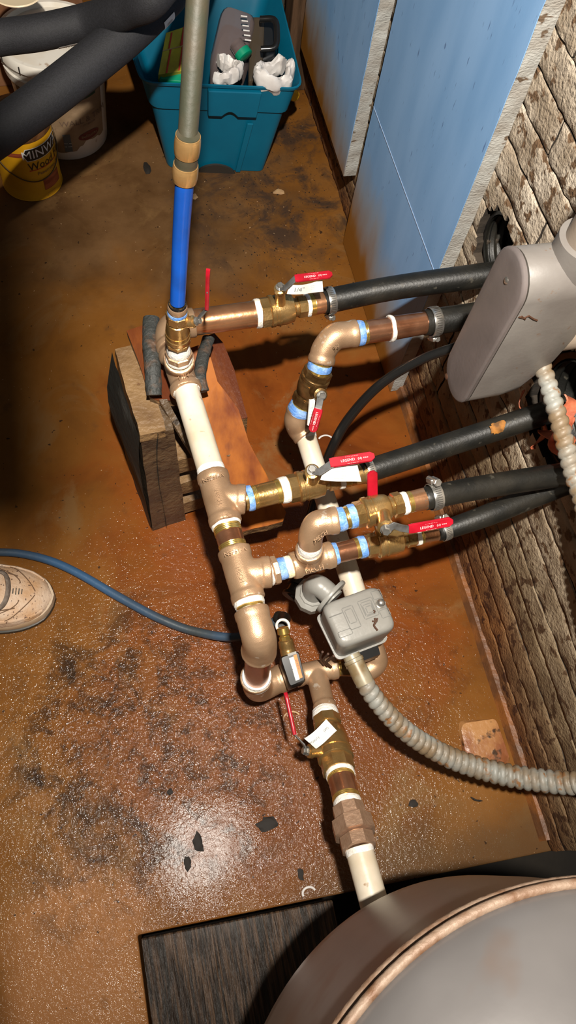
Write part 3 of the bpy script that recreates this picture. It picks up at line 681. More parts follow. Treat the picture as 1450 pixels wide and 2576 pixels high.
tee('bronze tee nearest the pressure switch, lowest on the manifold', (588, 1382, Z), (627, 1512, Z), 80, 86, (.5, (681, 1438, Z)), 82,
    txt=[('NSF61-A', (592, 1388, Z+.026), (602, 1385, Z+.026), (589, 1378, Z+.026), .0085), ('MECH', (604, 1445, Z+.0255), (608, 1457, Z+.0255), (614, 1442, Z+.0255), .0085), ('LF', (624, 1492, Z+.026), (634, 1489, Z+.026), (621, 1482, Z+.026), .009)])
t = nipple('hex_bushing', 'hexagonal bushing with blue and yellow thread tape on the near tee', (676, 1439, Z), (738, 1423, Z), 52, 52, 'bronze', [TW(.0, .12, .36), TB(.38, .68), TY(.68, .96)], 'pipe fitting')
A, B, L = axis((676, 1439, Z), (738, 1423, Z)); mb = MB(); hexring(mb, A, B, .13*L, .38*L, 36*mpp(A), .2); build(mb, 'hex_collar', 'bronze', t, angle=20)
tee('small bronze tee with an elbow standing on it', (733, 1425, Z), (838, 1394, Z), 62, 70, (.43, (779, 1380, .505)), 72,
    txt=[('MECH', (792, 1432, Z+.012), (804, 1429, Z+.012), (789, 1420, Z+.012), .010)])
nipple('riser_nipple', 'white-taped stub between the small tee and its elbow', (779, 1388, .497), (781, 1366, .519), 52, 50, 'bronze', [TW(.2, .9, .2)])
bend('bronze elbow standing on the small tee', [(781, 1372, .512), (783, 1345, .53), (797, 1318, .545), (826, 1312, .547), (850, 1308, .548)], [60, 64, 66, 66, 66], [(1, 72, .009)],
     txt=[('MECH', (808, 1350, .560), (817, 1343, .560), (804, 1340, .560), .008)])
nipple('brass_nipple', 'nipple with two blue sealant bands beside the standing elbow', (843, 1310, .548), (896, 1296, .548), 56, 57, 'copper_red', [TB(.05, .42, .12), TH(.44, .62), TB(.62, .95, .12)])
valve('brass ball valve beside the standing elbow, lettered red lever pointing to the wall', (891, 1297, .548), (1010, 1267, .548), 64, 80, (.2, .28, .74, .80), .60, (972, 1332, .585),
      [(992, 1322, .59), (1010, 1328, .588), (1032, 1332, .585)], [(1028, 1331, .585), (1139, 1311, .585)], gripw=27, rot=.39, wh2=62, nutr=12, text='LEGEND')
nipple('hose_barb', 'copper hose barb above the lowest valve', (1008, 1268, .548), (1082, 1252, .548), 52, 58, 'copper', [TW(.02, .2), TH(.22, .36)], group='copper hose barbs')
hose('black_hose', 'black hose with a pale scuff near its shiny clamp, upper of the lowest pair', [(1068, 1256, .548), (1095, 1249, .548), (1200, 1228, .54), (1340, 1205, .53), (1470, 1186, .52)], [58, 60, 60, 60, 60])
clamp('hose clamp with its screw standing up, brightest of the clamps', (1093, 1249, .548), (1110, 1245, .548), 66, 26, (0, .75, .6))
# lowest branch
nipple('copper_pipe', 'short copper nipple between two blue bands on the lowest branch', (834, 1395, Z), (928, 1372, Z), 52, 52, 'copper_red', [TB(.0, .15), TB(.72, .9), TH(.62, .72)])
valve('lowest brass ball valve, its red grip sticking up behind the valve above it', (922, 1374, Z), (1044, 1351, Z), 58, 72, (.22, .3, .76, .82), .35, (950, 1300, .505),
      [(946, 1280, .515), (940, 1258, .525)], [(938, 1248, .53), (937, 1186, .565)], gripw=27, wh2=46, nutr=9, wd=P(960, 1240, .6)-P(910, 1247, .6), lw=20)
nipple('hose_barb', 'thin copper hose barb on the lowest branch', (1042, 1352, Z), (1112, 1338, Z), 40, 42, 'copper', [TW(.05, .2), TH(.2, .3)], group='copper hose barbs')
hose('black_hose', 'black hose under the scuffed one, lowest of the hoses', [(1098, 1340, Z), (1125, 1332, Z), (1230, 1295, .47), (1340, 1250, .475), (1430, 1215, .48)], [44, 50, 56, 58, 56])
clamp('hose clamp under the end of the lowest red lever', (1119, 1334, Z), (1135, 1328, Z), 50, 20, (0, .9, .4))
# near elbow and drop to the lower loop
nipple('brass_nipple', 'white-taped nipple above the big near elbow', (625, 1508, Z), (633, 1540, Z), 68, 70, 'gold', [TW(.0, .5, .16), TW(.75, 1., .1)])
bend('big bronze elbow bending down at the near end', [(632, 1534, Z), (641, 1568, Z), (651, 1602, .455), (654, 1624, .432), (651, 1640, .412)], [84, 87, 89, 88, 88], [(0, 90, .010), (1, 92, .004)])
ZL = .17
nipple('drop_pipe', 'shiny copper nipple dropping from the big elbow to the lower elbow', (652, 1640, .41), (645, 1712, .27), 71, 60, 'copper_red', [TW(.82, 1., .26)])
bend('lower bronze elbow under the big one, white tape around its mouth', [(645, 1703, .29), (645, 1722, .235), (655, 1730, .19), (690, 1714, .18), (716, 1704, .18)], [68, 70, 70, 68, 64], [(0, 82, .007), (1, 72, .010)])
nipple('low_nipple', 'white-taped low nipple behind the black-handled valve', (712, 1706, .18), (745, 1700, .18), 50, 50, 'bronze', [TW(.0, .3, .2)])
tee('lower bronze tee whose long leg points to the tank line', (742, 1700, .18), (848, 1678, .18), 54, 60, (.5, (820, 1788, .21)), 60)
nipple('low_nipple', 'dark bushing with a thin nipple under the pressure switch', (842, 1680, .18), (915, 1680, .18), 40, 44, 'brass_dark', [TH(.1, .2)])
bend('bronze elbow half hidden under the pressure switch', [(900, 1686, .18), (925, 1684, .185), (945, 1665, .19), (940, 1638, .20), (932, 1610, .20)], [52, 58, 62, 60, 58], [(0, 58, .008), (1, 62, .008)])
nipple('white_bypass_pipe', 'slim white pipe passing beneath the branch valves to the pressure switch', (767, 1090, .30), (928, 1600, .21), 51, 58, 'whitepipe', [TW(.0, .03, .08)])
# second line
bend('bronze elbow turning the second branch toward the wall', [(808, 912, .43), (816, 880, .445), (842, 848, Z), (872, 842, Z), (898, 838, Z)], [62, 66, 68, 67, 66], [(0, 70, .009), (1, 70, .009)],
     txt=[('90', (847, 872, .48), (852, 868, .48), (843, 866, .48), .011)])
nipple('copper_pipe', 'copper nipple between blue band and white band on the second branch', (893, 840, Z), (988, 826, Z), 58, 58, 'copper_red', [TB(.04, .2, .12), TH(.2, .3), TW(.9, 1.0, .18)])
nipple('hose_barb', 'fat copper hose barb on the second branch', (986, 826, Z), (1092, 809, Z), 60, 55, 'copper_red', [TH(.92, .95)], group='copper hose barbs')
hose('black_hose', 'short black hose going behind the grey conduit box', [(1068, 812, Z), (1100, 808, Z), (1190, 795, .465), (1290, 780, .47), (1340, 770, .475)], [64, 66, 66, 66, 66])
clamp('hose clamp beside the grey conduit box', (1092, 809, Z), (1110, 806, Z), 70, 24, (.3, -.6, -.6))
nipple('brass_nipple', 'blue-banded nipple under the second branch elbow', (811, 903, .435), (800, 938, .415), 56, 57, 'gold', [TB(.3, .75, .12)])
valve('dark brass ball valve on the steep second line, lever pointing down', (803, 930, .418), (765, 1012, .355), 70, 76, (.18, .26, .72, .78), .55, (809, 995, .43),
      [(806, 1004, .432), (803, 1020, .43)], [(802, 1028, .428), (786, 1086, .40)], tagq=[(778, 1004, .415), (794, 1002, .418), (786, 1072, .385), (773, 1068, .385)], m='brass_dark', gripw=24, wh2=64, nutr=10, wd=P(815, 1040, .42)-P(785, 1034, .42), text='LEGEND',
      tagtxt=[('---\n---\n---\n---', .5, .5, .12)])
nipple('brass_nipple', 'blue-banded nipple below the dark brass valve', (767, 1008, .358), (750, 1040, .335), 54, 56, 'gold', [TB(.35, .9, .14)])
bend('bronze elbow turning the second line into the slim white pipe', [(753, 1030, .34), (745, 1055, .325), (752, 1078, .305), (768, 1100, .30)], [58, 60, 60, 56], [(0, 64, .007), (1, 60, .006)])
# black thin tube
hose('thin_black_tube', 'thin glossy black tube arching from the conduit box down behind the middle valve', [(1150, 872, .52), (1060, 905, .48), (960, 965, .42), (880, 1050, .34), (835, 1130, .27), (800, 1230, .16), (770, 1350, .08), (748, 1470, .05)], [24, 24, 25, 25, 25, 24, 24, 24], 'black', 'tube', n=10)
t = thing('black_barb_elbow', 'small black plastic barb elbow on the floor beside the near tee', 'pipe fitting', P(745, 1490, .0))
mb = MB(); mb.tube(catmull([P(752, 1462, .05), P(745, 1485, .05), P(732, 1500, .045)], 6), .016, 20); build(mb, 'body', 'black', t)
mb = MB()
for q in ((750, 1470), (737, 1496)): mb.tube([P(q[0], q[1], .05), P(q[0]-3, q[1]+6, .05)], .02, 20)
build(mb, 'clamp_ring', 'rubber', t)

# ================================================================ TANK LINE
nipple('white_taped_nipple', 'white-taped nipple between the lower tee and the tank line valve', (817, 1784, .209), (822, 1812, .22), 58, 60, 'bronze', [TW(.2, .9, .14)])
valve('brass ball valve on the tank line, red lever edge-on beside it', (854, 1944, .27), (821, 1806, .22), 78, 90, (.22, .30, .78, .84), .36, (772, 1889, .27),
      [(764, 1872, .275), (742, 1849, .28)], [(741, 1848, .28), (718, 1742, .29)], m='brass', gripw=24, gt=.0052, wh2=70, nutr=10, wd=(0, 0, 1),
      tagq=[(766, 1858, .292), (822, 1810, .30), (848, 1838, .295), (795, 1883, .285)], tagtxt=[('POINTE', .2, .5, .22), ('(W)', .75, .45, .24), ('---- ---- --\n--- -----', .5, .72, .12)])
# big drum of that valve
nipple('red_brass_nipple', 'wide copper nipple between white bands on the tank line', (854, 1938, .268), (878, 2034, .305), 68, 69, 'copper_red', [TW(.04, .18, .1), TH(.18, .26), TH(.72, .82), TW(.83, .99, .06)])
A, B, L = axis((875, 2028, .303), (905, 2138, .33)); t = thing('pipe_union', 'pale bronze pipe union with three hexagonal rings above the white tank pipe', 'pipe fitting', (A+B)/2-Vector((0, 0, .05)))
m0 = mpp(A)
for (a, b, w_, nm, mm) in ((0, .30, 82, 'hex_end', 'pale_brass'), (.32, .68, 104, 'union_nut', 'pale_brass'), (.70, 1., 86, 'hex_end', 'pale_brass')):
    mb = MB(); hexring(mb, A, B, a*L, b*L, w_/2*m0*.97, .3); build(mb, nm, mm, t, angle=20)
mb = MB(); mb.lathe(A, B, [(0, 34*m0), (L, 34*m0)], 32); build(mb, 'sleeve', 'bronze', t)
nipple('white_tank_pipe', 'white pipe running from the union under the tank', (903, 2132, .329), (985, 2430, .35), 71, 76, 'whitepipe', [TW(.0, .06, .03)])
# tank
TCX, TCY = .243, -.362
t = thing('pressure_tank', 'big grey steel tank with a rusty weld band in the near corner', 'tank', (TCX, TCY, -.1))
mb = MB(); R = .281; Ac = Vector((TCX, TCY, .0)); Bc = Ac+Vector((0, 0, 1))
prof = [(.385, .03)]+[(.48-.085*math.cos(a), R*math.sin(a)) for a in [math.radians(x) for x in range(15, 91, 8)]]+[(.50, R), (.60, R+.001), (.79, R)]
rs = [[Ac+Vector((0, 0, z))+Vector((math.cos(q), math.sin(q), 0))*r for q in [2*math.pi*k/128 for k in range(128)]] for z, r in prof]
mb.rings(rs); build(mb, 'shell', 'tank', t, angle=60)
mb = MB(); prof = [(.79, R)]+[(.79+.09*math.sin(a), R*math.cos(a)) for a in [math.radians(x) for x in range(6, 88, 6)]]
rs = [[Ac+Vector((0, 0, z))+Vector((math.cos(q), math.sin(q), 0))*r for q in [2*math.pi*k/128 for k in range(128)]] for z, r in prof]
mb.rings(rs); build(mb, 'dome', 'tank', t, angle=60)
for zz, rr in ((.782, .0052), (.800, .0042)):
    mb = MB(); ring = [Ac+Vector((math.cos(q)*(R+.001), math.sin(q)*(R+.001), zz)) for q in [2*math.pi*k/128 for k in range(129)]]
    mb.tube(ring, rr, 10); build(mb, 'weld_band', 'rust', t)
for k in range(3):
    a = math.radians(100+120*k); mb = MB(); p = Ac+Vector((math.cos(a)*.17, math.sin(a)*.17, 0)); mb.tube([p+Vector((0, 0, -.001 if p.x < .19 else -.358)), p+Vector((0, 0, .45))], .014, 12); build(mb, 'leg', 'tank', t)
# plank in the notch
mb = MB(); q0 = P(352, 2372, -.02); 
vs = []
X0, X1 = NX+.004, .20; Y1a, Y1b = S0.y-.006, S0.y+(S1.y-S0.y)*.45-.006
pw = (X1-X0)
mb.add([(X0, -1.1, -.05), (X1, -1.1, -.05), (X1, Y1b, -.05), (X0, Y1a, -.05), (X0, -1.1, -.004), (X1, -1.1, -.004), (X1, Y1b, -.004), (X0, Y1a, -.004)],
       [(0, 3, 2, 1), (4, 5, 6, 7), (0, 1, 5, 4), (1, 2, 6, 5), (2, 3, 7, 6), (3, 0, 4, 7)])
build(mb, 'timber_plank', 'plank', smooth=False, bevel=.003, label='dark weathered plank with deep grain lying below the slab edge', cat='plank')

# ================================================================ PRESSURE SWITCH
def rrect(c4, n=6, cr=.2):
    c = [Vector(q) for q in c4]; out = []
    for i in range(4):
        p, a, b = c[i], c[i-1], c[(i+1) % 4]
        A_ = p.lerp(a, cr); B_ = p.lerp(b, cr)
        for k in range(n): 
            t_ = k/(n-1); out.append((A_.lerp(p, t_)).lerp(p.lerp(B_, t_), t_))
    return out
def shrink(c4, k, dz=0.):
    m_ = sum((Vector(q) for q in c4), Vector())/4; return [m_+(Vector(q)-m_)*k+Vector((0, 0, dz)) for q in c4]
top = [P(808, 1520, .37), P(952, 1468, .37), P(1003, 1578, .37), P(857, 1632, .37)]
bot = [P(793, 1550, .285), P(930, 1503, .285), P(977, 1614, .285), P(848, 1664, .285)]
sw = thing('pressure_switch', 'grey box with embossed squares and an acorn nut over the slim white pipe', 'pressure switch', sum(bot, Vector())/4)
mb = MB(); mb.rings([rrect(shrink(bot, 1.0), 6, .12), rrect(shrink(bot, 1.0, .004), 6, .12), rrect(shrink(bot, .93, .0045), 6, .15)]+
    [rrect([bot[i].lerp(top[i], f)*1. for i in range(4)], 6, .16) if 0 else rrect(shrink([bot[i].lerp(top[i], f) for i in range(4)], .93+.07*f), 6, .18) for f in (.1, .5, .86)]+
    [rrect(shrink(top, .975, -.004), 6, .2), rrect(shrink(top, .91, -.0005), 6, .22), rrect(shrink(top, .80, .001), 6, .22), rrect(shrink(top, .3, .0015), 6, .22)])
build(mb, 'cover', 'switchgrey', sw, angle=60)
def on_top(u, v, dz=.0016):   # u along long edge, v across
    return top[0].lerp(top[1], u).lerp(top[3].lerp(top[2], u), v)+Vector((0, 0, dz))
def outline(u0, u1, v0, v1, wd=.0009, open_=False):
    mb = MB(); c = [on_top(u0, v0), on_top(u1, v0), on_top(u1, v1), on_top(u0, v1)]
    for i in range(4 if not open_ else 3):
        a, b = c[i], c[(i+1) % 4]; d = (b-a).normalized(); s = d.cross(Vector((0, 0, 1))); mb.box((a+b)/2-Vector((0, 0, .0004)), (b-a)/2-d*wd, s*wd*.7, Vector((0, 0, .0005)))
    return mb
em = MB()
for args in ((.55, .80, .22, .62), (.585, .765, .27, .57), (.60, .75, .33, .55), (.635, .735, .38, .52), (.27, .45, .24, .72), (.30, .42, .30, .60)):
    q = outline(*args); em.add(q.v, q.f)
for (u0, u1, v0, v1) in ((.82, .97, .12, .30), (.82, .97, .55, .72), (.04, .26, .32, .33), (.06, .28, .68, .80)):
    q = outline(u0, u1, v0, v1, .0006); em.add(q.v, q.f)
build(em, 'embossed_square', 'swline', sw, smooth=False)
mb = MB(); c = on_top(.885, .42); mb.lathe(c, c+Vector((0, 0, 1)), [(0, .0085), (.002, .0085), (.002, .0065)], 6)
mb.lathe(c, c+Vector((0, 0, 1)), [(0, .0065), (.004, .0065)]+[(.004+.006*math.sin(a), .0065*math.cos(a)) for a in [.3, .6, .9, 1.2, 1.45]], 20); build(mb, 'acorn_nut', 'steel', sw)
mb = MB(); cr = [on_top(u, v, .0022) for u, v in ((.70, .66), (.69, .74), (.64, .80), (.66, .92))]
mb.tube(catmull(cr, 5), [.0016]*16, 6); mb.tube([on_top(.70, .75, .0022), on_top(.74, .68, .0022)], .0013, 6); mb.tube([on_top(.69, .74, .0022), on_top(.64, .70, .0022)], .0013, 6)
mb.tube(catmull([on_top(.72, .56, .0022), on_top(.75, .53, .0022), on_top(.73, .50, .0022)], 4), .0011, 6); build(mb, 'dirt_streak', 'oxide', sw, label='dark twig-like streak of dirt')
mb = MB(); mb.box((bot[2]+bot[3])/2+Vector((0, -.002, -.012)), (bot[2]-bot[3])*.3, Vector((0, .012, 0)), Vector((0, 0, .012))); build(mb, 'mounting_foot', 'black', sw, smooth=False)
mb = MB(); c = (bot[0]+bot[2])/2; mb.tube([c+Vector((0, 0, .002)), Vector((c.x+.0, c.y, .19))], .009, 16); build(mb, 'pressure_port', 'brass_dark', sw)
mb = MB()
for k in range(3): mb.tube(catmull([P(812+k*14, 1640+k*5, .29), P(806+k*8, 1655+k*5, .24), P(816+k*9, 1672+k*3, .22)], 4), .002, 6)
build(mb, 'old_wire', 'oxide', sw, label='rusty wires under the box')
# 90 degree grey conduit connector
t = thing('conduit_elbow', 'grey plastic conduit elbow with a big ribbed nut beside the pressure switch', 'conduit fitting', P(790, 1495, .27))
mb = MB(); cc = P(788, 1494, .30); mb.lathe(cc+Vector((0, 0, -.022)), cc, [(0, .026), (.002, .028), (.020, .029), (.022, .026), (.024, .022), (.026, .021), (.0265, .013)], 10); build(mb, 'ribbed_nut', 'switchgrey', t, angle=25)
mb = MB(); mb.tube(catmull([P(789, 1494, .30), P(788, 1478, .322), P(799, 1472, .34), P(818, 1484, .34), P(842, 1508, .34)], 6), .0165, 28); build(mb, 'elbow_pipe', 'switchgrey', t)
mb = MB(); a, b = P(830, 1497, .338), P(846, 1511, .338); mb.lathe(a, b, [(0, .022), (0, .030), (.003, .031), (.006, .030), (.007, .022)], 32); build(mb, 'flange', 'switchgrey', t)
# flexible conduit (both visible runs are one conduit that loops outside the frame)
t = thing('flexible_conduit', 'ribbed grey flexible conduit from the pressure switch to the grey conduit box', 'conduit', P(1000, 1850, 0))
fp = [P(884, 1648, .31), P(905, 1695, .31), P(950, 1765, .29), P(1020, 1838, .26), P(1110, 1895, .23), P(1200, 1930, .22), P(1310, 1956, .23), P(1450, 1970, .27), Vector((.585, -.02, .33)), Vector((.592, .08, .42)), Vector((.575, .20, .50)), P(1475, 1290, .565), P(1440, 1180, .59), P(1405, 1050, .62), P(1378, 960, .635), P(1352, 880, .65), P(1345, 850, .66)]
fr = [23, 24, 25, 26, 27.5, 29, 30, 30, None, None, None, 26, 25, 24, 23, 22, 22]
fr = [(a*mpp(p) if a else .0205) for a, p in zip(fr, fp)]
c = catmull(fp, 60); n = 60
cum = [0.]
for i in range(1, len(c)): cum.append(cum[-1]+(c[i]-c[i-1]).length)
tot = cum[-1]; STEP = .0019; m_ = int(tot/STEP); pts = []; rad = []; j = 0
rf = []
for i in range(len(c)):
    k = min(i//n, len(fr)-2); f_ = i/n-k; rf.append(fr[k]+(fr[k+1]-fr[k])*f_)
for i in range(m_):
    s_ = i*STEP
    while j < len(cum)-2 and cum[j+1] < s_: j += 1
    f_ = (s_-cum[j])/max(1e-9, cum[j+1]-cum[j]); p = c[j].lerp(c[j+1], f_); pts.append(p)
    base = rf[j]; rad.append(base)
k0 = 24; rs = []; s = None; seg = 24; PER = .0125
for i in range(k0, m_):
    p = pts[i]; d = (pts[min(i+1, m_-1)]-pts[i-1]).normalized()
    if s is None: _, s, u = frame(d)
    else: s = (s-d*s.dot(d)).normalized(); u = s.cross(d)
    row = []
    for q in range(seg):
        a = 2*math.pi*q/seg; ph = (i*STEP/PER+q/seg) % 1.
        g = .74+.26*(1-abs(2*ph-1)**3.)
        row.append(p+(s*math.cos(a)+u*math.sin(a))*rad[i]*g)
    rs.append(row)
mb = MB(); mb.rings(rs); build(mb, 'ribbed_sheath', 'flex', t, angle=75)
mb = MB(); A, B = pts[0], pts[k0+2]; L = (B-A).length; r = rad[0]; mb.lathe(A, B, [(0, r*.95), (.006, r*.97), (.007, r*1.12), (.012, r*1.12), (.013, r*1.02), (L*.8, r*1.05), (L, r*.98)], 32); build(mb, 'connector', mat('stained_connector', (.30, .26, .18), .4, .1, (.20, .14, .07), 40), t, label='smooth stained connector sleeve')

# ================================================================ LB CONDUIT BOX
lb = thing('conduit_box', 'large grey plastic conduit box with a screwed oval cover and pipe leaving its top', 'conduit box', (.47, .53, .53))
XC = .435
ca = [PX(1282, 722, XC), PX(1145, 930, XC)]       # centres of the cover's round ends
yc = (ca[0].y+ca[1].y)/2; zt, zb = ca[0].z, ca[1].z
rw = .036
def stadium(x, r, y=None, zt_=None, zb_=None, n=14):
    y = yc if y is None else y; zt_ = zt if zt_ is None else zt_; zb_ = zb if zb_ is None else zb_
    return [Vector((x, y+r*math.cos(a), zt_+r*math.sin(a))) for a in [math.pi*k/(n-1) for k in range(n)]]+[Vector((x, y-r*math.cos(a), zb_-r*math.sin(a))) for a in [math.pi*k/(n-1) for k in range(n)]]
mb = MB(); mb.rings([stadium(XC+.0090, rw*.99), stadium(XC+.0100, rw*1.01), stadium(XC+.055, rw*1.0, zb_=zb+.002), stadium(XC+.078, rw*.99, zb_=zb+.012), stadium(XC+.105, rw*.92, zb_=zb+.06), stadium(XC+.120, rw*.7, zt_=zt-.01, zb_=zb+.09)])
build(mb, 'box_body', 'pvcgrey', lb, angle=50)
mb = MB(); mb.rings([stadium(XC+.0062, rw*.97), stadium(XC+.0062, rw*1.03), stadium(XC+.0022, rw*1.03), stadium(XC+.0006, rw*.99), stadium(XC, rw*.93), stadium(XC-.0002, rw*.6)])
build(mb, 'cover', 'pvclid', lb, angle=35)
mb = MB(); mb.rings([stadium(XC+.0060, rw*.985), stadium(XC+.0092, rw*.985)]); build(mb, 'gasket', 'slot', lb, angle=35)
for q in (PX(1275, 706, XC), PX(1124, 947, XC)):
    mb = MB(); mb.lathe(q+Vector((.001, 0, 0)), q+Vector((-1, 0, 0)), [(0, .0045), (.0015, .0045), (.0028, .003), (.003, .0008)], 16); build(mb, 'cover_screw', 'steel' if q.z > .7 else 'oxide', lb, label='rusted screw' if q.z < .7 else 'bright screw')
hx = XC+.077; hy = yc
mb = MB(); Ab = Vector((hx, hy, zt-.03)); mb.lathe(Ab, Ab+Vector((0, 0, 1)), [(0, .030), (.02, .033), (.052, .0335), (.083, .0335), (.084, .0275)], 48); build(mb, 'hub', 'pvcgrey', lb, angle=35)
mb = MB(); Ab = Vector((XC+.118, hy, zb+.075)); mb.lathe(Ab, Ab+Vector((1, 0, 0)), [(0, .026), (.035, .026), (.036, .02)], 32); build(mb, 'wall_hub', 'pvcpipe', lb)
mb = MB()
for (a_, b_) in (((1213-1150+1150, 800), (0, 0)),): pass
sc_ = [PX(1308, 800, XC+.05)]
mb = MB(); y_ = yc-rw*1.0
def on_side(px, py): 
    r_ = CM@np.array([px-CX, py-CY, FPX]); t_ = (y_-.0004)/r_[1]; return Vector((t_*r_[0], y_-.0004, H+t_*r_[2]))
mb.tube([on_side(1306, 797), on_side(1318, 800), on_side(1330, 794), on_side(1342, 802), on_side(1352, 806)], .0013, 6); mb.tube([on_side(1312, 795), on_side(1322, 803)], .0012, 6)
build(mb, 'corrosion_mark', 'oxide', lb)
hp = thing('riser_conduit', 'wide grey conduit rising from the conduit box to the upper right, printed lettering on it', 'conduit', (hx, hy, zt+.05))
mb = MB(); A = Vector((hx, hy, zt+.02)); mb.lathe(A, A+Vector((.0, 0, 1)), [(0, .0265), (1.15, .0265), (1.151, .02)], 48); build(mb, 'pipe_body', 'pvcpipe', hp)
def wrapc(x, y):
    a = math.radians(-62)+y/.027; return Vector((hx+.0268*math.cos(a), hy+.0268*math.sin(a), zt+.112+x))
lettering('NONMETALLIC', None, (0, 0, 1), (1, 0, 0), .012, 'brownink', hp, wrap=wrapc, squeeze=1.)
# orange strips stuffed in the hole by the flexible conduit
hc = holes[1][0]
for k, (px, py, w_, ln) in enumerate([(1428, 1032, .016, .05), (1395, 1100, .012, .06), (1360, 1095, .008, .055), (1405, 1130, .009, .05), (1320, 1022, .006, .05), (1432, 1085, .01, .04)]):
    c0 = PX(px, py, WX-.012); mb = MB(); rs = []
    dirv = Vector((0, math.cos(k*1.9+.6), math.sin(k*1.9+.6)*1.)).normalized() if k != 4 else Vector((0, .9, .1)).normalized()
    for i in range(11):
        f_ = i/10-.5; tw = 2.4*f_+k; p = c0+dirv*ln*f_+Vector((math.sin(f_*7+k)*.006, 0, math.cos(f_*6+k)*.004)); sdv = Vector((math.cos(tw), 0, 0))+dirv.cross(Vector((1, 0, 0)))*math.sin(tw)
        wv = w_*(1-abs(f_)*1.1); nv = dirv.cross(sdv).normalized()
        rs.append([p+sdv*wv, p-sdv*wv+nv*.001, p-sdv*wv-nv*.0015, p+sdv*wv-nv*.0015])
    mb.rings(rs)
    build(mb, 'orange_strip', 'orangerag', angle=60, label=['curled orange strip, widest of the bundle, right of the flexible conduit', 'coral orange strip twisting just left of the flexible conduit', 'coral orange strip hanging leftmost in the bundle', 'lowest coral orange strip in the bundle by the conduit', 'thin orange strip lying on top of the middle hose end', 'small orange strip low on the right of the conduit'][k], cat='strip', group='orange strips in the wall hole')

# ================================================================ BLOCK AND WOOD SUPPORT
ZB = .385
bl = thing('concrete_block', 'wet concrete block standing on end under the far tee', 'concrete block', P(430, 1330, 0))
tf = [P(290, 876, ZB), P(352, 1098, ZB)]
top4 = [P(352, 1098, ZB), P(500, 1070, ZB), P(432, 850, ZB), P(290, 882, ZB)]
bot4 = [P(384, 1335, 0), P(520, 1290, 0), P(455, 1110, 0), P(318, 1150, 0)]
def jit(ps, k=.002): return [p+Vector((noise.noise(p*31), noise.noise(p*37+Vector((3, 1, 2))), noise.noise(p*29)*.5))*k for p in ps]
def solid(bot_, top_, name, m, par=None, n=8, k=.003, **kw):
    mb = MB(); rs = []
    def ring(c4):
        out = []
        for i in range(4):
            a, b = c4[i], c4[(i+1) % 4]
            for j in range(n): out.append(a.lerp(b, j/n))
        return jit(out, k)
    for i in range(n+1): rs.append(ring([bot_[q].lerp(top_[q], i/n) for q in range(4)]))
    mb.rings(rs); return build(mb, name, m, par, angle=38, **kw)
sl = lambda c4, a, b: [c4[0].lerp(c4[1], a), c4[0].lerp(c4[1], b), c4[3].lerp(c4[2], b), c4[3].lerp(c4[2], a)]
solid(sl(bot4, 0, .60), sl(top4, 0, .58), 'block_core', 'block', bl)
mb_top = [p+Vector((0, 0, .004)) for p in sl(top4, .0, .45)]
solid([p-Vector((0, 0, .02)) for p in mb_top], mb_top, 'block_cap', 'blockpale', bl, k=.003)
# outward-leaning wet side of the block
side_top = [P(282, 905, ZB-.02), P(291, 884, ZB), P(352, 1098, ZB), P(345, 1110, ZB-.04)]
mbs = MB(); n = 14; rs = []
for i in range(n+1):
    f_ = i/n; a = P(281, 895, ZB-.005).lerp(P(355, 1300, .01), f_)
    rs.append(None)
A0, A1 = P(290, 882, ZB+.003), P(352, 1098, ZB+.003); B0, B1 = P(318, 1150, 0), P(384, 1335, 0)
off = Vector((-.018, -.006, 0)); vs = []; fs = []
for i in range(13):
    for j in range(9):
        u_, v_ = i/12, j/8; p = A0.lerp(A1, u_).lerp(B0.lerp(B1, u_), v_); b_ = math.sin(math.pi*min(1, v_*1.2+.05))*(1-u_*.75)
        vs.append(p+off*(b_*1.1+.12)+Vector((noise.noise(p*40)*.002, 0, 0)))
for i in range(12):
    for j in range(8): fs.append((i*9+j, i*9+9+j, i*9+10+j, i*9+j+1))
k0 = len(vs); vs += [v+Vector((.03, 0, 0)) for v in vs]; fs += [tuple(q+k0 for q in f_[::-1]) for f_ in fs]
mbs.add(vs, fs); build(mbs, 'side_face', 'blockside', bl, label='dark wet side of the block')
for i, z_ in enumerate((.265, .17, .075)):
    for j, (z0_, z1_) in enumerate(((z_-.05, z_),)):
        lv = lambda f_: [bot4[q].lerp(top4[q], f_/ZB) for q in range(4)]
        b_, t_ = lv(z0_), lv(z1_); mk = lambda c4: [c4[0].lerp(c4[1], .5)+Vector((0, .004, 0)), c4[0].lerp(c4[1], .97)+Vector((0, .004, 0)), c4[0].lerp(c4[1], .97)+Vector((0, .10, 0)), c4[0].lerp(c4[1], .5)+Vector((0, .10, 0))]
        solid(mk(b_), mk(t_), 'block_rib', 'blockpale', bl, 5, .002)
solid([bot4[0].lerp(bot4[1], .5)+Vector((0, .10, 0)), bot4[1]+Vector((0, .10, 0)), bot4[2], bot4[3].lerp(bot4[2], .5)],
      [p-Vector((0, 0, .04)) for p in [top4[0].lerp(top4[1], .5)+Vector((0, .10, 0)), top4[1]+Vector((0, .10, 0)), top4[2], top4[3].lerp(top4[2], .5)]], 'block_back', 'block', bl)
